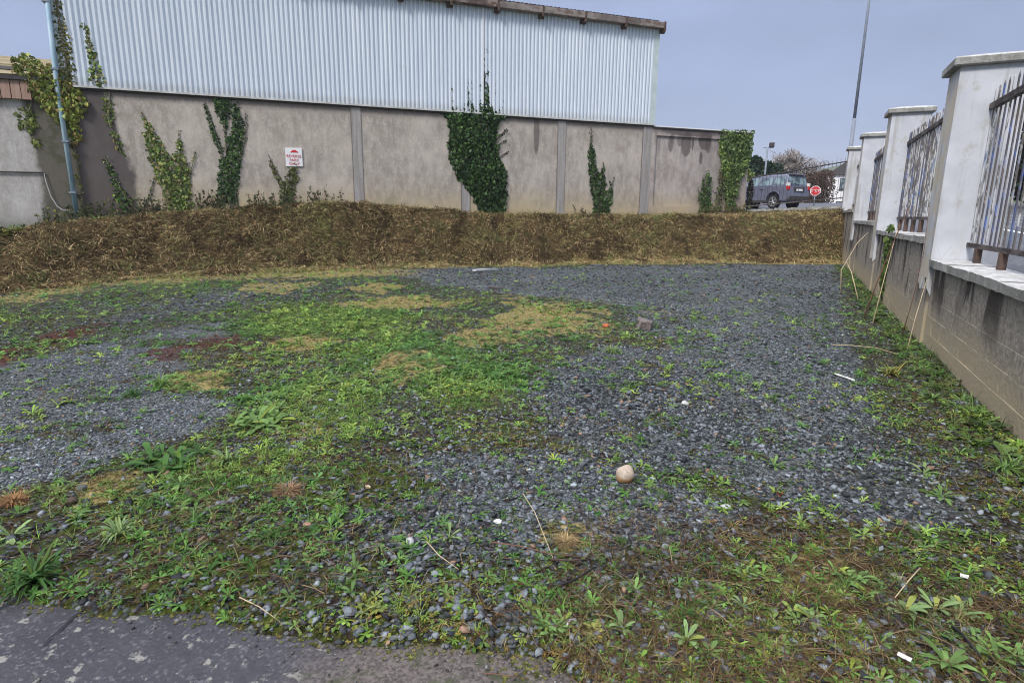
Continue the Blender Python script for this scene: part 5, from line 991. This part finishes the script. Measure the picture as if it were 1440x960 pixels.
# ivy on the fence wall
def fence_ivy(poly, w_ref, lab, dens=420, size=.07):
    V, T, C = ivy_leaves([poly], dens, size, .1, [(.07, .13, .03), (.11, .18, .05), (.15, .2, .06)]); V[:, 1] *= -1
    V = V-np.array([w_ref, 0, 0]); T = T[:, ::-1]; e = empty('climbing_ivy', (P0[0]+w_ref*WD[0]-.01*WN[0]*0, P0[1]+w_ref*WD[1], 0), WANG, lab, 'ivy'); bulk('foliage', V, T.copy(), C, 'ivy', e, 'stuff')
    mb = MB(); mb.tube([(0, .02, -.05), (.05, .03, .6), (-.05, .03, 1.3)], [.012, .009, .004], 5); mb.build('stem', 'bark', e)
fence_ivy([(7.8, .1), (7.7, .7), (7.55, 1.3), (7.9, 1.42), (8.35, 1.4), (8.2, .8), (8.15, .1)], 8.0, 'green ivy hanging down the block wall below the second railing')
def wallfoot(w0, w1, n, lab, pal, h=.14):
    ww = rng.uniform(w0, w1, n); oo = -rng.uniform(.03, .35, n)**1.0; x = P0[0]+ww*WD[0]+oo*WN[0]; y = P0[1]+ww*WD[1]+oo*WN[1]; res = []; pick = rng.integers(0, 3, n); pal = np.array(pal); TT = [TUFT[0], ROS[0], ROS[3]]
    for i, tm in enumerate(TT):
        q = pick == i; m_ = q.sum(); res.append(scat(tm[0], tm[1], np.stack([x[q], y[q], ground_z(x[q], y[q])], 1), rotz(rng.uniform(0, 6.28, m_)) @ rotx(rng.normal(0, .2, m_)), rng.uniform(.3, 1, m_)*h, pal[rng.integers(0, len(pal), m_)]*rng.uniform(.7, 1.3, (m_, 1)), 0, tm[2]))
    o = bulk('wall_foot_weeds', *join(res), 'leaf', None, 'stuff'); tag(o, lab, 'weeds')
wallfoot(-2, 17, 620, 'mixed green and straw weeds along the foot of the pillared wall', [(.09, .16, .04), (.14, .22, .06), (.06, .10, .03), (.15, .17, .06)])

# ------------------------------------------------------------------ parked car
def car(loc, rz):
    e = empty('parked_car', loc, rz, 'blue-grey estate-bodied off-road car parked behind the spiked railing', 'car')
    r = .37; wx = (1.38, -1.33); zb = .34; arch = []
    out_ = [(2.22, .50), (2.27, .75), (2.24, .98), (2.05, 1.06), (1.15, 1.16), (.95, 1.17), (-2.20, 1.17), (-2.24, 1.0), (-2.28, .82), (-2.30, .55), (-2.18, .40), (-1.33-.46, .38)]
    for k in range(7): t = math.pi-math.pi*k/6; out_.append((-1.33+.46*math.cos(t), .42+.46*math.sin(t)*1.02))
    out_ += [(-.85, .36), (.90, .36)]
    for k in range(7): t = math.pi-math.pi*k/6; out_.append((1.38+.46*math.cos(t), .42+.46*math.sin(t)*1.02))
    out_ += [(1.86, .40), (2.1, .40)]
    mb = MB(); mb.prism([(a, -.92, b) for a, b in out_], (0, 1.84, 0)); me = mb.mesh('body', 'carpaint'); bm = bmesh.new(); bm.from_mesh(me); bmesh.ops.recalc_face_normals(bm, faces=bm.faces)
    ed = [x for x in bm.edges if abs(abs(x.verts[0].co.y)-.92) < .01 and abs(abs(x.verts[1].co.y)-.92) < .01]; bmesh.ops.bevel(bm, geom=ed, offset=.05, segments=2, affect='EDGES'); bm.to_mesh(me); bm.free(); body = link('body', me, e)
    # greenhouse
    zt = 1.72; zm = 1.16
    lo = [(-2.16, .88), (1.10, .88)]; hi = [(-2.02, .70), (.28, .70)]
    mb = MB(); mb.v = [(-2.17, -.88, zm), (1.08, -.88, zm), (1.08, .88, zm), (-2.17, .88, zm), (-2.03, -.72, zt-.03), (.30, -.72, zt-.03), (.30, .72, zt-.03), (-2.03, .72, zt-.03), (-1.85, -.64, zt+.04), (.05, -.64, zt+.04), (.05, .64, zt+.04), (-1.85, .64, zt+.04)]
    mb.f = [(0, 1, 5, 4), (1, 2, 6, 5), (2, 3, 7, 6), (3, 0, 4, 7), (4, 5, 9, 8), (5, 6, 10, 9), (6, 7, 11, 10), (7, 4, 8, 11), (8, 9, 10, 11)]; mb.build('cabin', 'carpaint', e, bevel=.02)
    def sidewin(u0, u1, v0=.12, v1=.86, u0t=None, u1t=None):
        for sy in (-1, 1):
            def pt(u, v): xl = -2.17+3.25*u; xh = -2.03+2.33*u; return (xl+(xh-xl)*v, sy*((.88+(.72-.88)*v)+.006), zm+(zt-.03-zm)*v)
            pts = [pt(u0, v0), pt(u1, v0), pt(u1t if u1t else u1, v1), pt(u0t if u0t else u0, v1)]
            mb = MB(); mb.prism(pts, (0, sy*.006, 0)); mb.build('side_window', 'glass', e)
    sidewin(.05, .30); sidewin(.345, .60); sidewin(.635, .93, u1t=.93)
    def endwin(x0, x1, name, d):
        def pt(yv, v): return (x0+(x1-x0)*v+d*.006, yv*(.80+(.66-.80)*v), zm+(zt-.03-zm)*v)
        mb = MB(); mb.prism([pt(-1, .12), pt(1, .12), pt(1, .86), pt(-1, .86)], (d*.006, 0, 0)); mb.build(name, 'glass', e)
    endwin(-2.17, -2.03, 'rear_window', -1); endwin(1.08, .30, 'windscreen', 1)
    mb = MB(); mb.quad_box(-2.16, -1.92, -.66, .66, zt-.01, zt+.035); mb.build('spoiler', 'carpaint', e, bevel=.01)
    for sy in (-1, 1):
        mb = MB(); mb.tube([(-1.7, sy*.66, zt+.05), (-1.6, sy*.66, zt+.085), (.0, sy*.66, zt+.075), (.12, sy*.66, zt+.04)], .016, 5); mb.build('roof_rail', 'darkmetal', e)
        mb = MB(); mb.quad_box(.78, .92, sy*.93-(.1 if sy < 0 else -.02), sy*.93+(.02 if sy > 0 else .02)+(.08 if sy > 0 else 0), 1.14, 1.30); mb.build('mirror', 'black', e, bevel=.015)
        mb = MB(); mb.quad_box(-2.30, -2.12, sy*.86-.07, sy*.86+.07, .96, 1.14); mb.build('tail_light', 'lens', e, bevel=.01)
        mb = MB(); mb.quad_box(-2.285, -2.11, sy*.86-.065, sy*.86+.065, 1.145, 1.30); mb.build('tail_light', 'lensw', e, bevel=.01)
        mb = MB(); mb.quad_box(2.05, 2.27, sy*.72-.14, sy*.72+.14, .82, .98); mb.build('headlight', 'lensw', e, bevel=.02)
        for dx in (-.62, .35): mb = MB(); mb.quad_box(dx, dx+.2, sy*.925-.012, sy*.925+.012, .98, 1.02); mb.build('door_handle', 'black', e)
        for xx in (-.92, -.02, .86): mb = MB(); mb.quad_box(xx, xx+.012, sy*.921-.002, sy*.921+.002, .45, 1.15); mb.build('door_gap', 'black', e)
        mb = MB(); mb.quad_box(-.85, .88, sy*.93-.02, sy*.93+.02, .33, .45); mb.build('sill', 'darkmetal', e)
        for wxx in wx:
            mb = MB(); pts = [(wxx+.49*math.cos(t), sy*.925, .42+.49*math.sin(t)) for t in [math.pi*k/10 for k in range(11)]]; mb.tube(pts, .03, 5); mb.build('wheel_arch', 'carpaint', e)
            wy = sy*.80
            mb = MB(); mb.tube([(wxx, wy-.12, r), (wxx, wy+.12, r)], r, 24); tw = mb.build('wheel', 'black', e, smooth=False)
            mb = MB(); mb.tube([(wxx, wy+sy*.121, r), (wxx, wy+sy*.127, r)], .235, 20)
            mb.build('rim', 'darkmetal', tw)
            mb = MB()
            for k in range(5):
                t = k*2*math.pi/5; mb.tube([(wxx, wy+sy*.135, r), (wxx+.24*math.cos(t), wy+sy*.13, r+.24*math.sin(t))], .03, 5)
            pts = [(wxx+.24*math.cos(t), wy+sy*.13, r+.24*math.sin(t)) for t in [2*math.pi*k/18 for k in range(19)]]; mb.tube(pts, .018, 4); mb.build('spokes', 'alloy', tw)
    mb = MB(); mb.quad_box(-2.335, -2.15, -.86, .86, .42, .66); mb.build('rear_bumper', 'darkmetal', e, bevel=.03)
    mb = MB(); mb.quad_box(-2.30, -2.24, -.42, .42, .86, 1.08); mb.build('plate_recess', 'darkmetal', e)
    mb = MB(); mb.quad_box(-2.312, -2.301, -.27, .27, .90, 1.01); mb.build('number_plate', 'white', e)
    mb = MB(); mb.tube([(-2.19, 0, zm+.08), (-2.17, .35, zm+.12)], .012, 4); mb.build('rear_wiper', 'black', e)
    return e
CAR = car((13.25, 32.1, float(road_z(29.7))-.02), R(115)); CAR.scale = (.93, .82, .96)

# ------------------------------------------------------------------ street things beyond
def rz_at(x, y): return float(road_z(max(0, wo(x, y)[0])))
g0 = rz_at(14.75, 30.0)
e = empty('stop_sign', (15.95, 32.2, rz_at(15.9, 32.2)-.08), R(-28), 'small red octagonal stop sign on a post right of the parked car', 'sign')
mb = MB(); mb.tube([(0, .03, 0), (0, .03, 1.15)], .03, 8); mb.build('post', 'galv', e, smooth=True)
oc = lambda r_, y_, t=R(22.5): [(r_*math.cos(t+k*math.pi/4), y_, .98+r_*math.sin(t+k*math.pi/4)) for k in range(8)]
mb = MB(); mb.prism(oc(.27, .0), (0, .015, 0)); mb.build('white_border', 'white', e); mb = MB(); mb.prism(oc(.238, -.006), (0, .005, 0)); mb.build('red_face', 'red', e)
text_mesh('STOP', .18, 0, .98, -.011, 'white', e)
e = empty('mast', (19.05, 35.0, rz_at(19.2, 35)-.1), 0, 'very tall slim grey lamp mast rising behind the farthest white pillar', 'mast')
mb = MB(); mb.tube([(0, 0, 0), (0, 0, 4.9)], [.11, .105], 12); mb.build('lower_pole', 'galv', e, smooth=True); mb = MB(); mb.tube([(0, 0, 4.9), (0, 0, 15.5)], [.085, .05], 12); mb.build('upper_pole', 'galv', e, smooth=True)
mb = MB(); mb.quad_box(-.5, .5, -.15, .15, 15.4, 15.6); mb.build('lamp_head', 'galv', e)
e = empty('floodlight_post', (20.5, 50.0, rz_at(20.5, 50)-.1), R(-20), 'thin grey post with a small square floodlight above the parked car', 'floodlight')
zt = 7.1-rz_at(20.5, 50); mb = MB(); mb.tube([(0, 0, 0), (0, 0, zt)], .07, 8); mb.build('pole', 'galv', e, smooth=True); mb = MB(); mb.tube([(-.35, 0, zt), (.45, 0, zt)], .035, 6); mb.build('arm', 'galv', e)
mb = MB(); mb.quad_box(.1, .5, -.15, .2, zt+.03, zt+.38); mb.build('lamp_housing', 'darkmetal', e, bevel=.03)
# white house
def house(loc, rz):
    e = empty('white_house', loc, rz, 'white two-storey gabled house with a dark roof, behind the farthest pillar', 'house')
    mb = MB(); mb.quad_box(0, 9, 0, 9, -1.5, 4.0); mb.build('wall', 'white', e)
    mb = MB(); mb.prism([(-.25, -.3, 4.02), (4.5, -.3, 7.6), (9.25, -.3, 4.02)], (0, 9.6, 0)); mb.build('roof', 'roofslate', e)
    for x0, z0, w_, h in ((1.5, 2.2, 1.15, 1.45), (1.3, -.6, 1.3, 1.3), (5.6, 2.2, 1.15, 1.45), (5.6, -.6, 1.3, 1.3)):
        mb = MB(); mb.quad_box(x0, x0+w_, -.05, .05, z0, z0+h); f = mb.build('window', 'darkmetal', e); mb = MB(); mb.quad_box(x0+.1, x0+w_/2-.04, -.062, -.052, z0+.1, z0+h-.1); mb.build('pane', 'glass', f)
        mb = MB(); mb.quad_box(x0+w_/2+.04, x0+w_-.1, -.062, -.052, z0+.1, z0+h-.35); mb.build('pane', 'glass', f); mb = MB(); mb.quad_box(x0-.1, x0+w_+.1, -.12, .0, z0-.1, z0-.005); mb.build('sill', 'darkmetal', f)
    mb = MB(); mb.quad_box(-1.9, -.01, .4, 5, -1, .95); mb.build('annex', 'white', e); mb = MB(); mb.quad_box(-2.0, .0, .3, 5.1, .955, 1.1); mb.build('annex_roof', 'roofslate', e)
    mb = MB(); mb.quad_box(-1.3, -.5, .33, .41, -.4, .3); mb.build('annex_window', 'darkmetal', e)
house((41.0, 80.0, 2.9), R(-24))
# trees ------------------------------------------------------------------
def bare_tree(loc, h, spread, lab, seed, twigs=1):
    e = empty('bare_tree', loc, 0, lab, 'tree'); rg = random.Random(seed); tk = MB(); tw = MB()
    def grow(p, d, L, r_, lev):
        segs = 3; pts = [p]; dd = d.copy()
        for i in range(segs): dd = (dd+Vector((rg.uniform(-1, 1), rg.uniform(-1, 1), rg.uniform(-.3, .6)))*.16).normalized(); pts.append(pts[-1]+dd*L/segs)
        (tk if lev < 2 else tw).tube(pts, [r_*(1-.45*i/segs) for i in range(segs+1)], 6 if lev < 2 else 3, False)
        if lev >= 5: return
        n = (5, 5, 4, 4, 4)[lev]
        for k in range(n):
            f = rg.uniform(.45, 1.0) if lev else rg.uniform(.5, 1.); i = min(int(f*segs), segs-1); q = pts[i].lerp(pts[i+1], f*segs-i); a = rg.uniform(0, 6.28)
            nd = (dd*(.9-.1*lev)+Vector((math.cos(a), math.sin(a), rg.uniform(-.1, .5)))*spread).normalized(); grow(q, nd, L*rg.uniform(.60, .82), max(r_*.56, .024), lev+1)
    grow(Vector((0, 0, -.3)), Vector((0, 0, 1)), h*.33, h*.045, 0); tk.build('trunk', 'greybark', e); tw.build('crown', 'greybark', e); return e
bare_tree((27.2, 60.0, 2.3), 8.0, .85, 'bare round-crowned tree above the parked car', 3); bare_tree((24.7, 61.0, 2.3), 6.6, .85, 'smaller bare tree at the left of the round-crowned one', 5)
bare_tree((36.9, 58.0, 2.6), 10.0, .8, 'tall bare tree showing over the second and third white pillars', 8); bare_tree((37.5, 76, 2.4), 6.5, .9, 'bare tree crown low behind the farthest white pillar', 12)
def leafy(name, loc, h, rad, lab, pal, seed, n=2600, size=.16, shape='cone', cat='tree'):
    e = empty(name, loc, 0, lab, cat); rg = np.random.default_rng(seed); mb = MB(); mb.tube([(0, 0, -.3), (0.03, 0, h*.5), (0, 0, h*.95)], [h*.03, h*.018, .01], 7)
    rr = random.Random(seed)
    for k in range(14): zz = h*rr.uniform(.15, .8); a = rr.uniform(0, 6.28); L = rad*.7*(1-zz/h if shape == 'cone' else .7); mb.tube([(0, 0, zz), (L*math.cos(a), L*math.sin(a), zz+L*.4)], [.03, .01], 4)
    mb.build('trunk', 'bark', e)
    u = rg.random(n); zz = h*(.06+.94*u); prof = (1-u)**.75+.05 if shape == 'cone' else np.sqrt(np.clip(1-(2*u-.85)**2/1.4, 0, 1)); a = rg.uniform(0, 6.28, n); lump = 1+.22*np.sin(a*4+zz*3)+.18*np.sin(a*7-zz*5); r_ = rad*prof*lump*rg.uniform(.55, 1.0, n)**.5
    pos = np.stack([r_*np.cos(a), r_*np.sin(a), zz], 1); rot = rotz(a) @ rotx(rg.normal(0, .8, n)) @ roty(rg.normal(0, .8, n)); col = np.array(pal)[rg.integers(0, len(pal), n)]*rg.uniform(.55, 1.4, (n, 1))
    bulk('crown', *scat(LEAF, LEAFT, pos, rot, size*rg.uniform(.6, 1.3, n), col), 'leaf', e, 'stuff'); return e
CON = [(.018, .045, .022), (.028, .06, .028), (.012, .03, .015)]
for k, (cx, cy, hh) in enumerate(((20.9, 55, 3.9), (21.75, 55.2, 4.1), (22.7, 55, 3.7), (23.6, 55.4, 3.5))):
    leafy('conifer', (cx, cy, rz_at(cx, cy)-.1), hh+.1, 1.0, ('leftmost dark conifer of the short row, against the ivy-covered wall end', 'tallest dark conifer of the short row beyond the wall end', 'third dark conifer of the row, left of the floodlight post', 'last dark conifer of the row, partly behind the car')[k], CON, 50+k, 1800, .28, 'round', 'conifer')
leafy('garden_bush', (13.15, 35.2, 1.9), 2.35, .8, 'yellow-green bush between the wall end and the car', [(.13, .17, .04), (.18, .21, .06), (.08, .12, .03)], 61, 1500, .12, 'round', 'bush')
leafy('dead_ivy_clump', (10.0, 25.75, 1.75), 1.3, .12, 'dark withered clump at the very end of the ivy-covered wall', [(.045, .04, .035), (.07, .06, .045), (.03, .03, .025)], 62, 420, .08, 'round', 'bush')
RB = [(.11, .05, .04), (.16, .08, .06), (.09, .06, .04), (.13, .10, .07)]
for k, (cx, cy) in enumerate(((26.0, 54), (27.1, 54.5), (28.0, 55.0))):
    leafy('copper_shrub', (cx, cy, rz_at(cx, cy)-.2), 2.9+.2*k, .85, ('brown-red winter hedge shrub just right of the car roof', 'middle brown-red winter shrub behind the stop sign', 'brown-red winter shrub against the white house')[k], RB, 70+k, 2600, .12, 'round', 'shrub')
# tall conifers across the road, seen through the nearest railing
for k, (x, y, hh, rr) in enumerate(((27.1, 30.0, 8.0, 2.5), (31.5, 31.5, 9.2, 2.8))):
    leafy('tall_conifer', (x, y, rz_at(x, y)-.1), hh, rr, ('dense dark conifer across the road, seen through the nearest railing', 'tallest dark conifer at the right photo edge behind the railing')[k], CON, 80+k, 9000, .26, 'round', 'conifer')

# ------------------------------------------------------------------ air
mb = MB(); mb.quad_box(-1500, 1500, -1500, 1500, -1.5, 150); hz = mb.build('haze', 'white', None, 'stuff')
hm = bpy.data.materials.new('haze_air'); hm.use_nodes = True; hm.node_tree.nodes.clear(); ho = hm.node_tree.nodes.new('ShaderNodeOutputMaterial'); hv = hm.node_tree.nodes.new('ShaderNodeVolumePrincipled')
hv.inputs['Color'].default_value = (.86, .9, .96, 1); hv.inputs['Density'].default_value = .0006; hm.node_tree.links.new(hv.outputs[0], ho.inputs['Volume']); hz.data.materials.clear(); hz.data.materials.append(hm)
tag(hz, 'thin pale blue mist over the far hills', 'haze')
